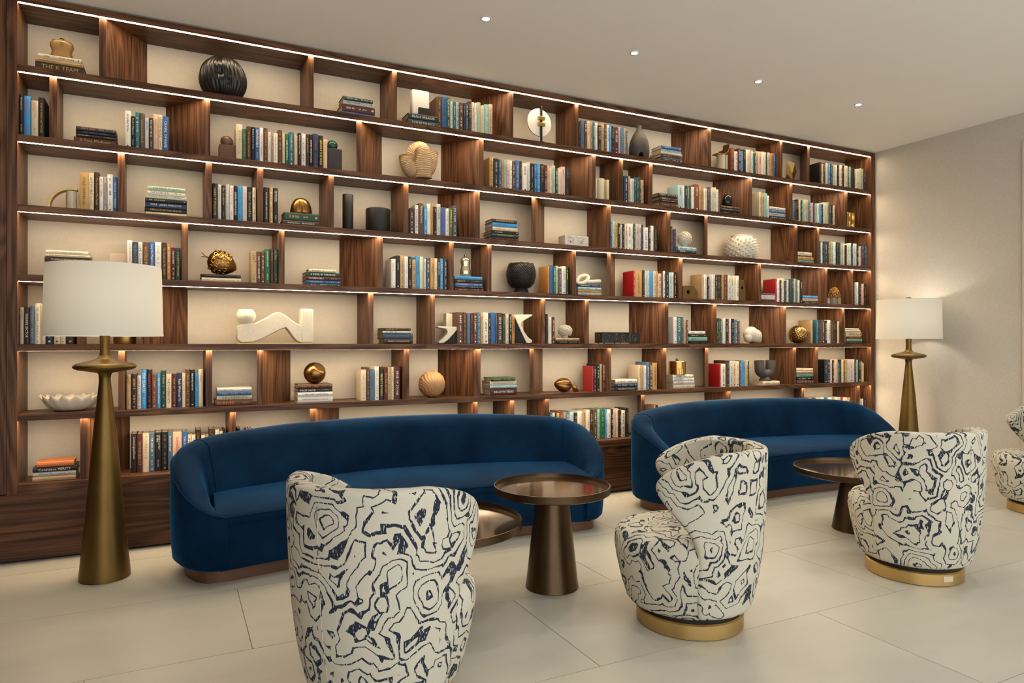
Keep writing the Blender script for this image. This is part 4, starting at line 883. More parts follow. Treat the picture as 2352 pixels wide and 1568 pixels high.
fc=[(0,1,8),(1,2,8),(2,3,8),(3,4,8),(4,5,8),(5,0,8),(0,6,1),(1,7,2),(2,7,3),(3,7,4),(1,6,7),(6,4,7),(0,5,6),(5,4,6)]
single_thing(MB().add(g,fc),'faceted_ornament','gold faceted angular ornament in a small top cell','ornament',G_BRASS,(x,Y,z0+EPS),None)

# -- second shelf
z0=TOP[2]
def block_ball(zk,u0,u1,vt,uc,ur,mb_,mball,label,s=.075):
    Y=D+s; xa,xb=fx(zx(zk,u0),Y),fx(zx(zk,u1),Y); pm=(zx(zk,u0)+zx(zk,u1))/2
    h=hz(zk,pm,vt,Y)-z0; t=thing('block_bookend',label,'bookend',((xa+xb)/2,Y,z0+EPS),'ball-topped block bookends')
    w=(xb-xa)/2
    MB().box(-w,w,0,2*w*.95,0,h).obj('block',mb_,t,bevel=.003)
    rr=ur/K/FPX*fzc(pm,Y); MB().ball((fx(zx(zk,uc),Y)-(xa+xb)/2,w*.9,h+rr*.75),rr,28,16).obj('ball',mball,t,smooth=180)
block_ball('B',13,160,988,85,54,G_WOODB,mat('turned_wood_ball',(.16,.085,.045),.35,var=.3,vscale=18),'brown ridged wooden block bookend topped by a wooden ball')
block_ball('B',990,1120,1024,1043,49,G_DARKBL,G_GREENB,'dark hammered block bookend topped by a green marble ball')
Y=D+.15
def P2(zk,u,v,dy=0): 
    px=zx(zk,u); return (fx(px,Y+dy),Y+dy,hz(zk,px,v,Y+dy))
cx_=fx(zx('B',1810),Y)
t=thing('knot_sculpture','coiled tan sculpture of two interlocked ribbed loops','sculpture',(cx_,Y,z0+EPS))
def loc_(p): return (p[0]-cx_,p[1]-Y,p[2]-z0-EPS)
rt=74/K/FPX*fzc(zx('B',1810),Y)
arch=catmull([loc_(P2('B',1852,1290,-.04)),loc_(P2('B',1852,1180,-.045)),loc_(P2('B',1848,1085,-.045)),loc_(P2('B',1825,1040,-.03)),loc_(P2('B',1780,1060,.0)),loc_(P2('B',1765,1150,.02)),loc_(P2('B',1765,1240,.02))],12)
MB().tube(arch,rt,20,rib=.05,ribn=2).obj('arch_loop',G_SAND,t,smooth=12)
uu=catmull([loc_(P2('B',1708,1092,.0)),loc_(P2('B',1712,1150,.0)),loc_(P2('B',1745,1215,.0)),loc_(P2('B',1815,1228,.01)),loc_(P2('B',1885,1200,.01)),loc_(P2('B',1905,1130,.01)),loc_(P2('B',1912,1055,.01))],12)
MB().tube(uu,rt*.97,20,rib=.05,ribn=2).obj('lower_loop',G_SAND,t,smooth=12)
Y=D+.06; xa,xb=fx(zx('C',1455),Y),fx(zx('C',1562),Y); pm=zx('C',1508); h=hz('C',pm,898,Y)-z0
t=thing('half_column_bookend','cream half-column bookend alone in a narrow cell','bookend',((xa+xb)/2,Y,z0+EPS)); w=(xb-xa)/2
MB().box(-w,w,.03,.055,0,h*.985).obj('back_plate',G_CREAM,t,bevel=.002)
MB().lathe([(w*.64,0),(w*.64,h*.985),(w*.58,h)],36).obj('half_column',G_CREAM,t,smooth=40).location=(-.06*w,.04,0)
MB().box(w*.62,w,-.005,.03,0,h*.95).obj('side_slab',G_CREAM,t,bevel=.002)
zs_=SURF['bulb'][0]; x,Y,r,px=spot('D',612,718,2,.10); h=hz('D',px,812,Y)-zs_
single_thing(MB().lathe([(.5*r,0),(.8*r,.03*h),(1.0*r,.35*h),(.99*r,.55*h),(.86*r,.78*h),(.55*r,.95*h),(.32*r,1.0*h),(.24*r,.97*h),(.18*r,.88*h)],40,sy=.9),'bulb_vase','glossy black bulb vase on three dark books','vase',G_GLOSSB,(x,Y,zs_+EPS),180)
Y=D+.07; xa,xb=fx(zx('D',1753),Y),fx(zx('D',1852),Y); h=hz('D',zx('D',1800),968,Y)-z0
t=thing('gold_column_vase','cluster of wavy gold columns in right end cell','vase',((xa+xb)/2,Y,z0+EPS)); w=(xb-xa)/2
for k,xx in enumerate((-.70,-.12,.62)):
    rr=w*(.30 if k<2 else .38)
    MB().tube([(xx*w+math.sin(i*.55+k)*.0035,.035+.01*k,h*i/16) for i in range(17)],[rr*(1+.06*math.sin(i*.8+k*2)) for i in range(17)],18).obj('column',G_GOLD,t,smooth=50)

# -- third shelf
z0=TOP[3]; Y=D+.09
x,_,r,px=spot('E',590,695,3,.09); h=hz('E',px,312,Y)-z0
t=thing('arch_bookend','brass arch bookend resting on a fluted column','bookend',(x,Y,z0+EPS))
MB().lathe([(r*.97,0),(r*.97,h)],60,mod=lambda a,z:1-.06*abs(math.sin(a*8))).obj('column',G_FLUTE,t,smooth=30)
E=lambda u,v:(fx(zx('E',u),Y)-x,hz('E',zx('E',u),v,Y)-z0)
ex,ez=E(700,296); lx_,_q=E(437,440); ra=ez*.92; 
outer=[(lx_,0)]+[(lx_+ra-ra*math.cos(PI/2*i/10),ez-ra+ra*math.sin(PI/2*i/10)) for i in range(11)]+[(ex,ez)]
th=.010; rin=ra-th
inner=[(ex,ez-th)]+[(lx_+ra-rin*math.cos(PI/2*i/10),ez-ra+rin*math.sin(PI/2*i/10)) for i in range(10,-1,-1)]+[(lx_+th,0)]
MB().prism(outer+inner,-.03,.03,'y').obj('brass_arch',G_BRASS,t,smooth=30)
zs_=SURF['dome'][0]; x,Y,r,px=spot('F',650,850,3,.105); h=hz('F',px,294,Y)-zs_
def domef(a,z): return 1-.16*math.exp(-((a-4.55)/.16)**2)-.08*math.exp(-((a-1.4)/.2)**2)
single_thing(MB().lathe([(r*.985,0)]+[(r*math.cos(PI/2*i/12)**.8,h*math.sin(PI/2*i/12)) for i in range(1,12)]+[(.002,h*.985)],64,mod=domef,sy=.75),'bronze_dome','bronze dome with a vertical cleft on green book','ornament',G_BRONZE,(x,Y,zs_+EPS),180)
Y=D+.12; x,_,r1,p1=spot('F',1122,1222,3,.12); x2,_,r2,p2=spot('F',1225,1292,3,.12); h1=hz('F',p1,263,Y)-z0; h2=hz('F',p2,276,Y)-z0
t=thing('twin_cylinder_vase','tall black twin-cylinder vase with rough surface','vase',(x,Y,z0+EPS))
for xx,rr,hh in ((0,r1,h1),(x2-x,r2,h2)):
    MB().lathe([(rr*.9,0),(rr*.98,.004),(rr*.98,hh-.003),(rr*.93,hh),(rr*.82,hh-.003),(rr*.82,hh-.08),(.002,hh-.08)],40).obj('cylinder',G_BLACK,t,smooth=40)
x,Y,r,px=spot('F',1331,1556,3,.14); h=hz('F',px,395,Y)-z0
single_thing(MB().lathe([(r*.95,0),(r,.006),(r,h-.008),(r*.96,h),(r*.86,h-.004),(r*.84,h-.06),(.002,h-.06)],56),'cylinder_planter','short wide black cylinder planter beside the twin-cylinder vase','planter',G_BLACK,(x,Y,z0+EPS),40)
# marble box with drawn eyes
Y=D+.05; xa,xb=fx(zx('G',1170),Y),fx(zx('G',1380),Y); h=hz('G',zx('G',1275),398,Y)-z0; w=(xb-xa)/2
t=thing('marble_box','white marble box with pencil-drawn eyes','box',((xa+xb)/2,Y,z0+EPS))
mbx=MB().box(-w,w,0,.11,0,h*.84).obj('body',G_MARW,t,bevel=.002)
MB().box(-w,w,0,.11,h*.845,h).obj('lid',G_MARW,t,bevel=.002)
M_PEN=mat('pencil_line',(.10,.09,.08),.8)
for ex_ in (-.55,.35):
    for (k,zz,am) in ((.30,.46,.10),(.26,.34,-.08),(.36,.66,.12)):
        MB().tube([(w*(ex_+k*(i/8-.5)*1.6),-.0005,h*(zz+am*math.sin(PI*i/8))) for i in range(9)],.0011,5).obj('drawn_line',M_PEN,mbx)
    MB().ball((w*ex_,0,h*.40),.007,10,6,sy=.12).obj('drawn_pupil',M_PEN,mbx,smooth=180)
def coral(zk,u0,u1,vt,key,label,r,s):
    zs_=SURF[key][0]; x,Y,rr,px=spot(zk,u0,u1,r,s); h=hz(zk,px,vt,Y)-zs_
    rr*=.90
    t=thing('coral_ornament',label,'ornament',(x,Y,zs_+EPS),'white coral ornaments')
    c=Vector((0,0,h*.52)); sz=h*.46/rr
    MB().ball(c,rr*.86,20,12,sz=sz).obj('core',G_WHITE,t,smooth=180)
    MB().lathe([(rr*.45,0),(rr*.5,.004),(rr*.4,h*.16)],16).obj('foot',G_WHITE,t,smooth=40)
    m=MB(); n=110
    for i in range(n):
        zz=1-2*(i+.5)/n
        if zz<-.75: continue
        a=i*2.39996; q=math.sqrt(1-zz*zz); d=Vector((q*math.cos(a),q*math.sin(a),zz*sz))
        p=c+Vector((d.x,d.y,d.z))*rr*.86; dn=Vector((q*math.cos(a),q*math.sin(a),zz)).normalized()
        A=dn.orthogonal().normalized(); B=dn.cross(A); L=rr*.17*(.8+.4*ro.random()); w=rr*.115
        ring=lambda off,rad:[p+dn*off+A*math.cos(2*PI*k/6)*rad+B*math.sin(2*PI*k/6)*rad for k in range(6)]
        m.loft([ring(-.01,w*.8),ring(L,w*1.25),ring(L*.9,w*.6),ring(L*.4,w*.4)],True,True)
    o=m.obj('coral_cups',G_WHITE,t,smooth=40); o['kind']='stuff'
coral('H',211,355,198,'coral3','white coral ball on blue books beside spiked pot',3,.115)
x,Y,r,px=spot('H',648,950,3,.15); h=hz('H',px,240,Y)-z0
prof=[(.55*r,0),(.78*r,.03*h),(.94*r,.20*h),(1.0*r,.42*h),(.97*r,.62*h),(.86*r,.80*h),(.72*r,.90*h),(.70*r,.94*h),(.73*r,.99*h),(.71*r,1.0*h),(.66*r,.98*h),(.64*r,.88*h),(.70*r,.7*h),(.002,.6*h)]
t=thing('spiked_pot','round white ceramic pot covered in small spikes','vase',(x,Y,z0+EPS))
pt_=MB().lathe(prof,56,sy=.80).obj('pot',G_WHITE,t,smooth=60)
m=MB()
for i in range(130):
    zz=.06+.76*(i+.5)/130; a=i*2.39996
    for j in range(len(prof)-1):
        if prof[j][1]<=zz*h<=prof[j+1][1]:
            f=(zz*h-prof[j][1])/(prof[j+1][1]-prof[j][1]); q=prof[j][0]+f*(prof[j+1][0]-prof[j][0]); break
    p=Vector((q*math.cos(a),q*math.sin(a)*.80,zz*h)); n_=Vector((math.cos(a),math.sin(a),(zz-.45)*1.2)); m.cone(p-n_.normalized()*.003,n_,.0105,.032,7)
o=m.obj('spikes',G_WHITE,pt_,smooth=30); o['kind']='stuff'

# -- fourth shelf
z0=TOP[4]; Y=D+.2
xa,xb=fx(zx('E',985),Y),fx(zx('E',1143),Y); h=hz('E',zx('E',1060),868,Y)-z0
single_thing(MB().box(-(xb-xa)/2,(xb-xa)/2,0,.05,0,h),'keepsake_box','plain pale pink box behind the books above left lampshade','box',G_BOXP,((xa+xb)/2,Y,z0+EPS),None,bevel=.003)
zs_=SURF['pod'][0]; x,Y,r,px=spot('E',1868,2132,4,.12); hT=hz('E',px,856,Y)-zs_
t=thing('seed_pod','gold embossed seed-pod ornament with twig stem on two books','ornament',(x,Y,zs_+EPS))
b=MB(); tilt=Matrix.Rotation(math.radians(112),4,'Y'); Lp=r*1.04; Wp=hT*.50
pr=[(.002,-1.0),(.35,-.96),(.72,-.78),(.95,-.45),(1.0,-.10),(.93,.22),(.72,.55),(.42,.82),(.16,.96),(.10,1.0),(.002,1.0)]
b.lathe([(q*Wp,zz*Lp) for q,zz in pr],36)
c0=Vector((0,0,hT*.50)); b.v=[tuple(tilt@Vector(p)+c0) for p in b.v]; flat(b)
pod=b.obj('pod',G_BRONZE,t,smooth=180)
for row,(zz,q,n_) in enumerate(((-.62,.86,9),(-.30,.99,11),(.02,.98,11),(.30,.88,10))):
    for k in range(n_):
        a=2*PI*(k+.5*(row%2))/n_
        pts=[]
        for i in range(9):
            aa=2*PI*i/8; da=.20*math.cos(aa)*(1 if row else 1.1); dz=.125*math.sin(aa)
            zq=zz+dz; qq=q*(1-.18*dz*(1 if zz>0 else -1))+.012
            pts.append(tilt@Vector((qq*Wp*math.cos(a+da),qq*Wp*math.sin(a+da),zq*Lp))+c0)
        MB().tube(pts,.0034,5,cap=False).obj('embossed_ring',G_GOLD,pod,smooth=180)
s0=tilt@Vector((0,0,-Lp*.97))+c0
MB().tube([s0,s0+Vector((-.02,0,.010)),s0+Vector((-.04,-.005,.034))],[.005,.004,.003],8).obj('stem',G_OLDBRASS,t,smooth=180)
MB().tube([s0+Vector((-.012,0,.006)),s0+Vector((-.03,-.008,.004)),s0+Vector((-.042,-.01,.004))],[.004,.003,.0025],8).obj('stem',G_OLDBRASS,t,smooth=180)
zs_=SURF['bottle'][0]; x,Y,r,px=spot('G',219,322,4,.10); h=hz('G',px,568,Y)-zs_
t=thing('glass_bottle','silvered glass bottle with gold cap on blue books','bottle',(x,Y,zs_+EPS))
MB().lathe([(.6*r,0),(.9*r,.01*h),(1.0*r,.15*h),(.98*r,.28*h),(.80*r,.45*h),(.78*r,.52*h),(.92*r,.66*h),(.90*r,.76*h),(.62*r,.86*h),(.30*r,.89*h),(.22*r,.90*h)],36,sy=.7).obj('body',G_MERC,t,smooth=180)
MB().lathe([(.22*r,.885*h),(.26*r,.90*h),(.26*r,.985*h),(.2*r,1.0*h)],20).obj('cap',G_GOLD,t,smooth=40)
x,Y,r,px=spot('G',645,900,4,.155); h=hz('G',px,645,Y)-z0
t=thing('studded_bowl','black studded bowl vase on a smooth foot','vase',(x,Y,z0+EPS))
pr=[(.30*r,.17*h),(.62*r,.22*h),(.88*r,.36*h),(.99*r,.55*h),(.99*r,.72*h),(.90*r,.88*h),(.80*r,.99*h),(.74*r,.98*h),(.78*r,.8*h),(.002,.6*h)]
bw=MB().lathe(pr,48).obj('bowl',G_BLACK,t,smooth=180)
MB().lathe([(.50*r,0),(.56*r,.01*h),(.46*r,.16*h),(.40*r,.20*h)],40).obj('foot',G_BLACK,t,smooth=40)
m=MB()
for i in range(620):
    zz=.21+.78*(i/620); a=i*2.39996
    for j in range(6):
        if pr[j][1]<=zz*h<=pr[j+1][1]:
            f=(zz*h-pr[j][1])/(pr[j+1][1]-pr[j][1]); q=pr[j][0]+f*(pr[j+1][0]-pr[j][0]); break
    p=Vector((q*math.cos(a),q*math.sin(a),zz*h)); n_=Vector((math.cos(a),math.sin(a),(zz-.6)*1.5)); m.cone(p-n_.normalized()*.002,n_,.0052,.0125,5)
o=m.obj('studs',G_BLACK,bw,smooth=30); o['kind']='stuff'
zs_=SURF['chain'][0]; Y=D+.10; xc=fx(zx('G',1372),Y); hh=hz('G',zx('G',1372),750,Y)-zs_; ww=fx(zx('G',1475),Y)-fx(zx('G',1268),Y)
t=thing('chain_ornament','two white ceramic chain links on stacked books','ornament',(xc,Y,zs_+EPS))
def link(cx_,cy_,cz_,a,b,rt_,rot):
    pts=[rot@Vector((a*math.cos(2*PI*i/28),b*math.sin(2*PI*i/28),0))+Vector((cx_,cy_,cz_)) for i in range(29)]
    return MB().tube(pts,rt_,14,cap=False)
rt_=.0155
link(ww*.23,0,rt_+.012,ww*.27,.036,rt_,Matrix.Rotation(math.radians(-6),4,'Y')).obj('chain_link',G_PLASTER,t,smooth=180)
link(-ww*.22,.0,hh*.52,ww*.25,.030,rt_,Matrix.Rotation(math.radians(-28),4,'Y')@Matrix.Rotation(math.radians(62),4,'X')).obj('chain_link',G_PLASTER,t,smooth=180)
# octagon bookends
def octa(zk,ua,ub,vt,label,s,hole):
    Y=D+s; xa,xb=fx(zx(zk,ua),Y),fx(zx(zk,ub),Y); w=(xb-xa)/2; h=hz(zk,(zx(zk,ua)+zx(zk,ub))/2,vt,Y)-z0; c=.30
    out=[(-w,0),(w,0),(w,h*.55),(w*(1-2*c*.9),h),(-w*.9,h),(-w,h*.95)]
    n=16; ring=[(hole[0]*w+hole[2]*math.cos(2*PI*i/n),hole[1]*h+hole[2]*math.sin(2*PI*i/n)) for i in range(n)]
    def onb(a):
        d=Vector((math.cos(a),math.sin(a))); best=None; o_=Vector((hole[0]*w,hole[1]*h))
        for i in range(len(out)):
            p=Vector(out[i]); q=Vector(out[(i+1)%len(out)])-p
            den=d.x*q.y-d.y*q.x
            if abs(den)<1e-9: continue
            t_=((p-o_).x*q.y-(p-o_).y*q.x)/den; s_=((p-o_).x*d.y-(p-o_).y*d.x)/den
            if t_>0 and -1e-6<=s_<=1+1e-6 and (best is None or t_<best): best=t_
        return o_+d*best
    N_=48; ang=sorted(set([2*PI*i/N_ for i in range(N_)]+[math.atan2(p[1]-hole[1]*h,p[0]-hole[0]*w)%(2*PI) for p in out]))
    O=[onb(a) for a in ang]; R_=[Vector((hole[0]*w+hole[2]*math.cos(a),hole[1]*h+hole[2]*math.sin(a))) for a in ang]; n=len(ang)
    vs=[(p.x,yy,p.y) for yy in (0,.045) for L_ in (O,R_) for p in L_]; fs=[]
    for i in range(n):
        j=(i+1)%n
        fs+=[(i,j,n+j,n+i),(2*n+i,3*n+i,3*n+j,2*n+j),(i,2*n+i,2*n+j,j),(n+i,n+j,3*n+j,3*n+i)]
    single_thing(MB().add(vs,fs),'octagon_bookend',label,'bookend',G_OLDBRASS,((xa+xb)/2,Y,z0+EPS),25,'brass octagon bookends')
octa('H',270,403,692,'aged brass bookend with a round hole, left of its books',.055,(-.30,.52,.020))
octa('H',777,832,636,'aged brass bookend showing its edge, right of its books',.075,(-.1,.62,.015))
Y=D+.10; x,_,r,px=spot('H',1572,1692,4,.10); zb=hz('H',px,797,Y); xa,xb=fx(zx('H',1578),Y),fx(zx('H',1700),Y)
t=thing('honeycomb_ornament','gold honeycomb dome on a clear acrylic block','ornament',(x,Y,z0+EPS)); hb=zb-z0
for k in (-1,1): MB().box(k*r*.5-r*.42,k*r*.5+r*.42,-.035,.035,0,hb-.001).obj('acrylic_block',G_ACRYL,t,bevel=.001)
hd=hz('H',px,698,Y)-zb
m=0
for i in range(70):
    zz=(i+.5)/70; a=i*2.39996; q=math.sqrt(max(0,1-zz*zz)); n_=Vector((q*math.cos(a),q*math.sin(a)*.8,zz))
    p=Vector((n_.x*r,n_.y*r,hb+n_.z*hd*.93)); A=n_.orthogonal().normalized(); B=n_.normalized().cross(A)
    MB().tube([p+A*.0095*math.cos(2*PI*k/6)+B*.0095*math.sin(2*PI*k/6) for k in range(7)],.0028,5,cap=False).obj('honeycomb_ring',G_GOLD,t,smooth=180)

# -- fifth shelf
z0=TOP[5]; Y=D+.13
xa,xb=fx(zx('I',1005),Y),fx(zx('I',1240),Y); rr=(xb-xa)*.44; 
single_thing(MB().lathe([(rr*.97,0),(rr,.004),(rr,.17),(rr*.96,.174),(rr*.9,.17),(rr*.9,.10),(.002,.10)],48),'gold_cylinder_vase','gold cylinder vase mostly hidden behind the left lampshade','vase',G_BRASS,((xa+xb)/2,Y,z0+EPS),40)
Y=D+.10
J=lambda u,v:(fx(zx('J',u),Y),hz('J',zx('J',u),v,Y))
cx_=J(505,500)[0]
t=thing('reclining_sculpture','ivory stone abstract reclining figure on thin brass plate','sculpture',(cx_,Y,z0+EPS))
pa,pb=J(155,580)[0]-cx_,J(868,580)[0]-cx_
MB().box(pa,pb,-.05,.06,0,.005).obj('brass_plate',G_BRASS,t)
def j2(u,v): a,b=J(u,v); return (a-cx_,max(.0055,b-z0-EPS))
body=[j2(*p) for p in ((165,470),(168,430),(235,400),(335,400),(360,385),(430,352),(500,310),(545,298),(590,318),(650,362),(700,398),(740,415),(762,430),(765,576),(735,576),(700,560),(665,520),(630,470),(607,443),(560,460),(480,500),(400,540),(320,572),(210,578),(165,545))]
b=MB(); n=len(body)
cxm=sum(p[0] for p in body)/n; czm=sum(p[1] for p in body)/n
lay=[(-.042,.93),(-.030,.985),(-.012,1),(.022,1),(.040,.985),(.052,.93)]
def ins(k):
    out=[]
    for i in range(n):
        p=Vector(body[i]); a=Vector(body[i-1]); c=Vector(body[(i+1)%n]); tn=(c-a).normalized(); nn=Vector((-tn.y,tn.x))
        out.append(p-nn*(1-k)*.10 if True else p)
    return out
area=sum(body[i][0]*body[(i+1)%n][1]-body[(i+1)%n][0]*body[i][1] for i in range(n))
sg=1 if area<0 else -1
def ins2(k):
    out=[]
    for i in range(n):
        p=Vector(body[i]); a=Vector(body[i-1]); c=Vector(body[(i+1)%n]); tn=(c-a).normalized(); nn=Vector((-tn.y,tn.x))*sg
        out.append(p-nn*(1-k)*.10)
    return out
b.loft([[(p.x,yy,max(.0055,p.y)) for p in ins2(k)] for yy,k in lay]); b.obj('body',G_PLASTER,t,smooth=60)
hx_,hz_=j2(255,342); rr=(j2(347,400)[0]-j2(163,400)[0])/2
hd=MB(); hd.lathe([(.30*rr,-.86*rr),(.66*rr,-.62*rr),(.92*rr,-.28*rr),(1.0*rr,.05*rr),(.93*rr,.36*rr),(.72*rr,.70*rr),(.64*rr,.76*rr)],36)
hd.obj('head',G_PLASTER,t,(hx_,0,hz_),smooth=50)
a0,b0=j2(738,272); a1,b1=j2(855,576)
MB().box(a0,a1,-.045,.05,.0055,b0).obj('foot_slab',G_PLASTER,t,bevel=.012,smooth=40)
# white hook bookends with ribbed black cores
def hook(zk,f,label):
    Yh=D+.06; q=lambda u,v:(fx(zx(zk,u),Yh),hz(zk,zx(zk,u),v,Yh))
    pts=[q(*p) for p in f['hook']]; x0_=sum(p[0] for p in pts)/len(pts)
    t=thing('hook_bookend',label,'bookend',(x0_,Yh,z0+EPS),'white hooked bookends')
    MB().prism([(a-x0_,max(.0003,b-z0-EPS)) for a,b in pts],0,.085,'y').obj('hook',G_PLASTER,t,bevel=.003,smooth=30)
    cor=[q(*p) for p in f['core']]; cor=[(a-x0_,max(.0003,b-z0-EPS)) for a,b in cor]
    MB().prism(cor,.012,.075,'y').obj('core',G_BLACK,t)
    xs=[p[0] for p in cor]; nrib=6
    (e0,e1)=f['edge']; e0=q(*e0); e1=q(*e1)
    for i in range(nrib):
        fr=(i+.5)/nrib; ax=min(xs)+(max(xs)-min(xs))*fr
        top_=(e0[1]+(e1[1]-e0[1])*((ax+x0_-e0[0])/(e1[0]-e0[0]+1e-9)))-z0
        if top_>.015: MB().box(ax-.003,ax+.003,.006,.0125,.001,top_-.006).obj('rib',G_BLACK,t)
    if 'plate' in f:
        (p0,p1)=f['plate']; a=q(*p0); c=q(*p1); MB().box(min(a[0],c[0])-x0_,max(a[0],c[0])-x0_,.09,.15,0,a[1]-z0).obj('back_plate',G_PLASTER,t)
hook('K',dict(hook=[(22,430),(30,425),(105,430),(196,432),(196,455),(165,495),(120,545),(75,578),(32,580),(34,565),(70,540),(105,500),(112,475),(95,450),(30,440)],core=[(196,455),(165,495),(120,545),(75,580),(196,580)],edge=((75,580),(196,455)),plate=((137,308),(192,580))),'white hooked bookend left of the long fifth-shelf row')
hook('K',dict(hook=[(708,325),(870,322),(875,330),(800,375),(775,395),(772,420),(800,475),(835,525),(873,555),(870,575),(845,580),(822,578),(780,490),(745,410),(715,345)],core=[(719,345),(745,410),(780,490),(822,580),(719,580)],edge=((719,345),(822,578))),'white hooked bookend right of the long fifth-shelf row')
coral('K',1096,1238,415,'coral5','white coral cluster on tan book near black marble box',5,.105)
Y=D+.045; xa,xb=fx(zx('K',1502),Y),fx(zx('K',1845),Y); h=hz('K',zx('K',1670),482,Y)-z0; w=(xb-xa)/2
t=thing('marble_box','long black marble box on tiny feet','box',((xa+xb)/2,Y,z0+EPS))
MB().box(-w,w,0,.115,.005,h*.86).obj('body',G_MARB,t,bevel=.002); MB().box(-w,w,0,.115,h*.865,h).obj('lid',G_MARB,t,bevel=.002)
for a in (-.85,0,.85):
    for c in (.012,.10): MB().lathe([(.006,0),(.006,.006)],10).obj('foot',G_GLOSSB,t).location=(a*w,c,0)
x,Y,r,px=spot('L',790,1000,5,.12); h=hz('L',px,352,Y)-z0
t=thing('shell_ornament','white glossy shell-shaped ornament on fifth shelf','ornament',(x,Y,z0+EPS))
MB().ball((-.18*r,.0,h*.54),1,36,20,sx=.80*r,sy=.055,sz=h*.46).obj('shell_body',G_WHITE,t,smooth=180)
MB().ball((.30*r,-.006,h*.44),1,36,20,sx=.68*r,sy=.05,sz=h*.40).obj('shell_lobe',G_WHITE,t,smooth=180)
MB().ball((.72*r,.0,h*.26),1,24,14,sx=.28*r,sy=.036,sz=h*.25).obj('shell_tip',G_WHITE,t,smooth=180)
MB().ball((-.62*r,-.01,h*.34),1,24,14,sx=.38*r,sy=.040,sz=h*.30).obj('shell_lip',G_WHITE,t,smooth=180)
x,Y,r,px=spot('L',1210,1395,5,.12); h=hz('L',px,345,Y)-z0
t=thing('pine_cone','dark gold pine-cone ornament with scaly skin','ornament',(x,Y,z0+EPS))
MB().ball((0,0,h*.5),1,32,18,sx=.93*r,sy=.93*r,sz=h*.5).obj('core',G_OLDBRASS,t,smooth=180)
for i in range(150):
    zz=1-2*(i+.5)/150; a=i*2.39996; q=math.sqrt(1-zz*zz); dn=Vector((q*math.cos(a),q*math.sin(a),zz))
    if dn.y>.45: continue
    p=Vector((dn.x*r*.93,dn.y*r*.93,h*.5+dn.z*h*.49)); s_=.011
    A=dn.orthogonal().normalized(); B=dn.cross(A)
    vs=[p+A*s_*math.cos(2*PI*k/6)+B*s_*math.sin(2*PI*k/6) for k in range(6)]+[p+dn*.006]
    flat(MB().add(vs,[(k,(k+1)%6,6) for k in range(6)])).obj('scale',G_GOLD,t,smooth=180)
for k in (-1,0,1):
    MB().tube([(.90*r,-.02+.012*k,h*.42),(1.02*r,-.03+.02*k,h*.55),(1.06*r,-.03+.026*k,h*.70)],[.014,.010,.002],8,flat=.4).obj('leaf',G_OLDBRASS,t,smooth=180)
MB().tube([(-.85*r,0,h*.20),(-1.02*r,-.01,h*.14),(-1.08*r,-.01,h*.30)],[.014,.010,.002],8).obj('stem',G_OLDBRASS,t,smooth=180)

# -- sixth shelf
z0=TOP[6]; Y=D+.15
xa=fx(zx('I',357),Y); xb=fx(zx('I',905),Y); R=(xb-xa)/2; h=hz('I',zx('I',620),975,Y)-z0
b=MB(); nA=120; vs=[];fs=[]
rings=[(.20,.0,0),(.45,.03,0),(.65,.16,.02),(.82,.42,.06),(.93,.72,.12),(1.0,.98,.17),(.985,1.0,.17),(.90,.72,.12),(.78,.46,.07),(.6,.22,.02),(.3,.08,0)]
for q,zz,am in rings:
    for i in range(nA):
        a=2*PI*i/nA; rad=R*q*(1+am*.28*math.cos(a*15)); zz2=h*max(0,zz+am*.75*math.cos(a*15+.3))
        vs.append((rad*math.cos(a),rad*math.sin(a)*(.13/R if R>.13 else 1),zz2))
for j in range(len(rings)-1):
    for i in range(nA): fs.append((j*nA+i,j*nA+(i+1)%nA,(j+1)*nA+(i+1)%nA,(j+1)*nA+i))
fs.append(tuple(range(nA-1,-1,-1))); fs.append(tuple((len(rings)-1)*nA+i for i in range(nA)))
single_thing(b.add(vs,fs),'ruffled_bowl','cream ruffled-edge ceramic bowl behind the left lamp','bowl',mat('cream_bowl',(.72,.64,.50),.40,var=.03),((xa+xb)/2,Y,z0+EPS),180)
zs_=SURF['ball6'][0]; x,Y,r,px=spot('J',773,973,6,.115); h=hz('J',px,784,Y)-zs_
t=thing('bronze_ball','bronze ball with a cut-out disc on four books','ornament',(x,Y,zs_+EPS))
dcut=Vector((.42,-.62,.66)).normalized(); cth=.82
def cutf(d):
    c=d.dot(dcut); return cth/c if c>cth else 1
MB().ball((0,0,r*.98),r,64,40,fn=cutf).obj('ball',G_BRONZE,t,smooth=35)
A=dcut.orthogonal().normalized(); B=dcut.cross(A); q=math.sqrt(1-cth*cth)*r*.93
cc=Vector((0,0,r*.98))+dcut*(r*cth+.0008)
MB().add([cc+A*q*math.cos(2*PI*k/32)+B*q*math.sin(2*PI*k/32) for k in range(32)],[tuple(range(32))]).obj('cut_face',G_OLDBRASS,t)
x,Y,r,px=spot('J',1808,2048,6,.125)
single_thing(flat(MB().ball((0,0,r*.985),r,120,60,fn=lambda d:1+.022*math.sin((d.x*.9+d.z*.45+.12*math.sin(d.z*5))*34))),'wooden_ball','carved honey-coloured wooden ball with wavy ridges','ornament',G_OAK,(x,Y,z0+EPS),180)
Y=D+.11; x,_,r,px=spot('K',1057,1242,6,.11); h=hz('K',px,886,Y)-z0
t=thing('brass_fish','bronze fish ornament with ribbed body and tail fin','ornament',(x,Y,z0+EPS))
b=MB(); pr=[(.02,-1.0),(.30,-.90),(.62,-.66),(.88,-.32),(1.0,.05),(.93,.38),(.70,.66),(.40,.86),(.16,.98),(.12,1.06)]
b.lathe([(q*h*.48,zz*r) for q,zz in pr],60,mod=lambda a,z:1-.10*abs(math.sin(a*3))**6)
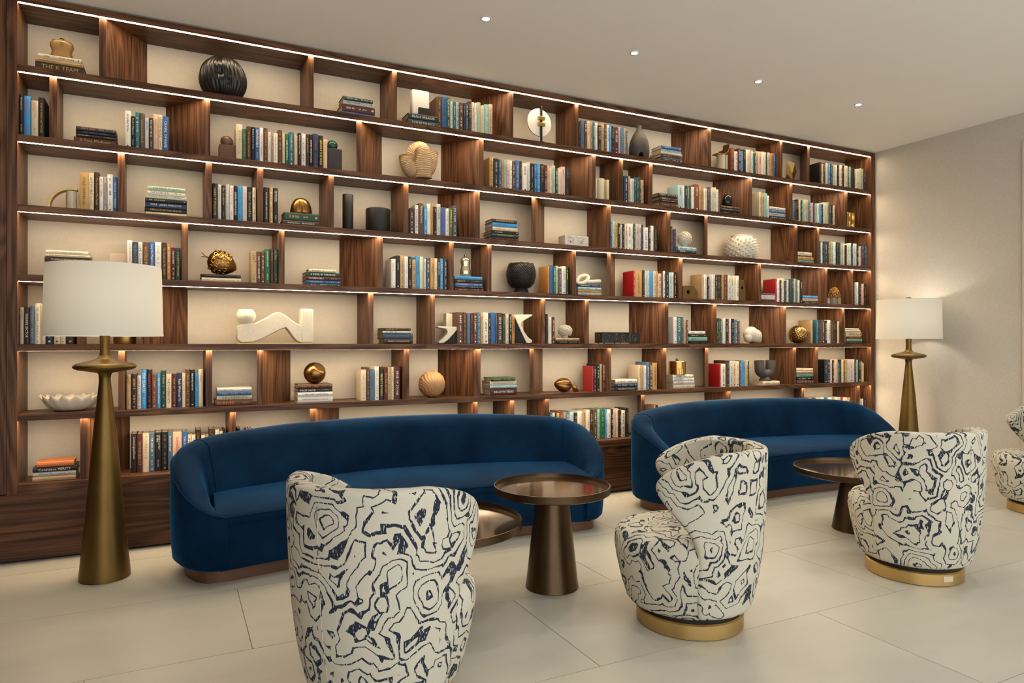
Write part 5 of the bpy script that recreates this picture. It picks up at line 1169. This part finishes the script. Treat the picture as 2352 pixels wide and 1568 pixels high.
tl=Matrix.Rotation(math.radians(98),4,'Y'); b.v=[tuple(tl@Vector(p)+Vector((0,0,h*.49))) for p in b.v]; flat(b).obj('body',G_BRONZE,t,smooth=50)
ty_=h*.33
flat(MB().add([(1.02*r,-.008,ty_),(1.02*r,.008,ty_),(1.30*r,0,ty_+.045),(1.85*r,0,ty_-.055),(1.20*r,0,ty_-.05),(1.45*r,-.016,ty_-.012),(1.45*r,.016,ty_-.012)],[(0,2,5),(2,3,5),(3,4,5),(4,0,5),(1,6,2),(2,6,3),(3,6,4),(4,6,1),(0,1,2),(0,4,1)])).obj('tail',G_BRONZE,t)
zs_=SURF['can'][0]; x,Y,r,px=spot('L',135,297,6,.10); h=hz('L',px,664,Y)-zs_; r*=.97
t=thing('canister','gold canister with fluted base and black knob on white books','canister',(x,Y,zs_+EPS))
MB().lathe([(r*.97,0),(r,.003),(r,h*.46),(r*.97,h*.47)],72,mod=lambda a,z:1-.035*abs(math.sin(a*14))).obj('fluted_body',G_GOLD,t,smooth=30)
ld=MB().lathe([(r*.96,h*.45),(r*.99,h*.47),(r*.99,h*.97),(r*.95,h)],48).obj('lid',G_GOLD,t,smooth=40)
MB().ball((0,0,h+.012),.0135,20,12).obj('knob',G_GREENB,ld,smooth=180)
zs_=SURF['horn'][0]; Y=D+.115; x,_,r,px=spot('L',892,1125,6,.115); h=hz('L',px,657,Y)-zs_
t=thing('horn_vase','dark grey U-shaped double-horn vase on a cream book','vase',(x,Y,zs_+EPS))
ra=r*.60; rt0=r*.36
pts=[(-ra*1.08,0,h)]+[(-ra*math.cos(PI*i/14),0,h*.56-ra*.62*math.sin(PI*i/14)) for i in range(15)]+[(ra*1.08,0,h)]
pts=catmull(pts,2); nn=len(pts)
MB().tube(pts,[rt0*(1.14-.10*math.sin(PI*i/(nn-1))) for i in range(nn)],28).obj('horn',G_GREY,t,smooth=50)
for sx_ in (-1,1): MB().lathe([(rt0*.92,h+.0003),(rt0*.92,h+.0012)],24).obj('opening_shade',M_GAP_SHADE,t).location=(sx_*ra*1.08,0,0)  # dark disc on the solid tube end, painted shade of a hollow mouth
MB().lathe([(rt0*1.35,0),(rt0*1.4,.006),(rt0*1.1,h*.12),(rt0*.75,h*.24)],32).obj('foot',G_GREY,t,smooth=60)
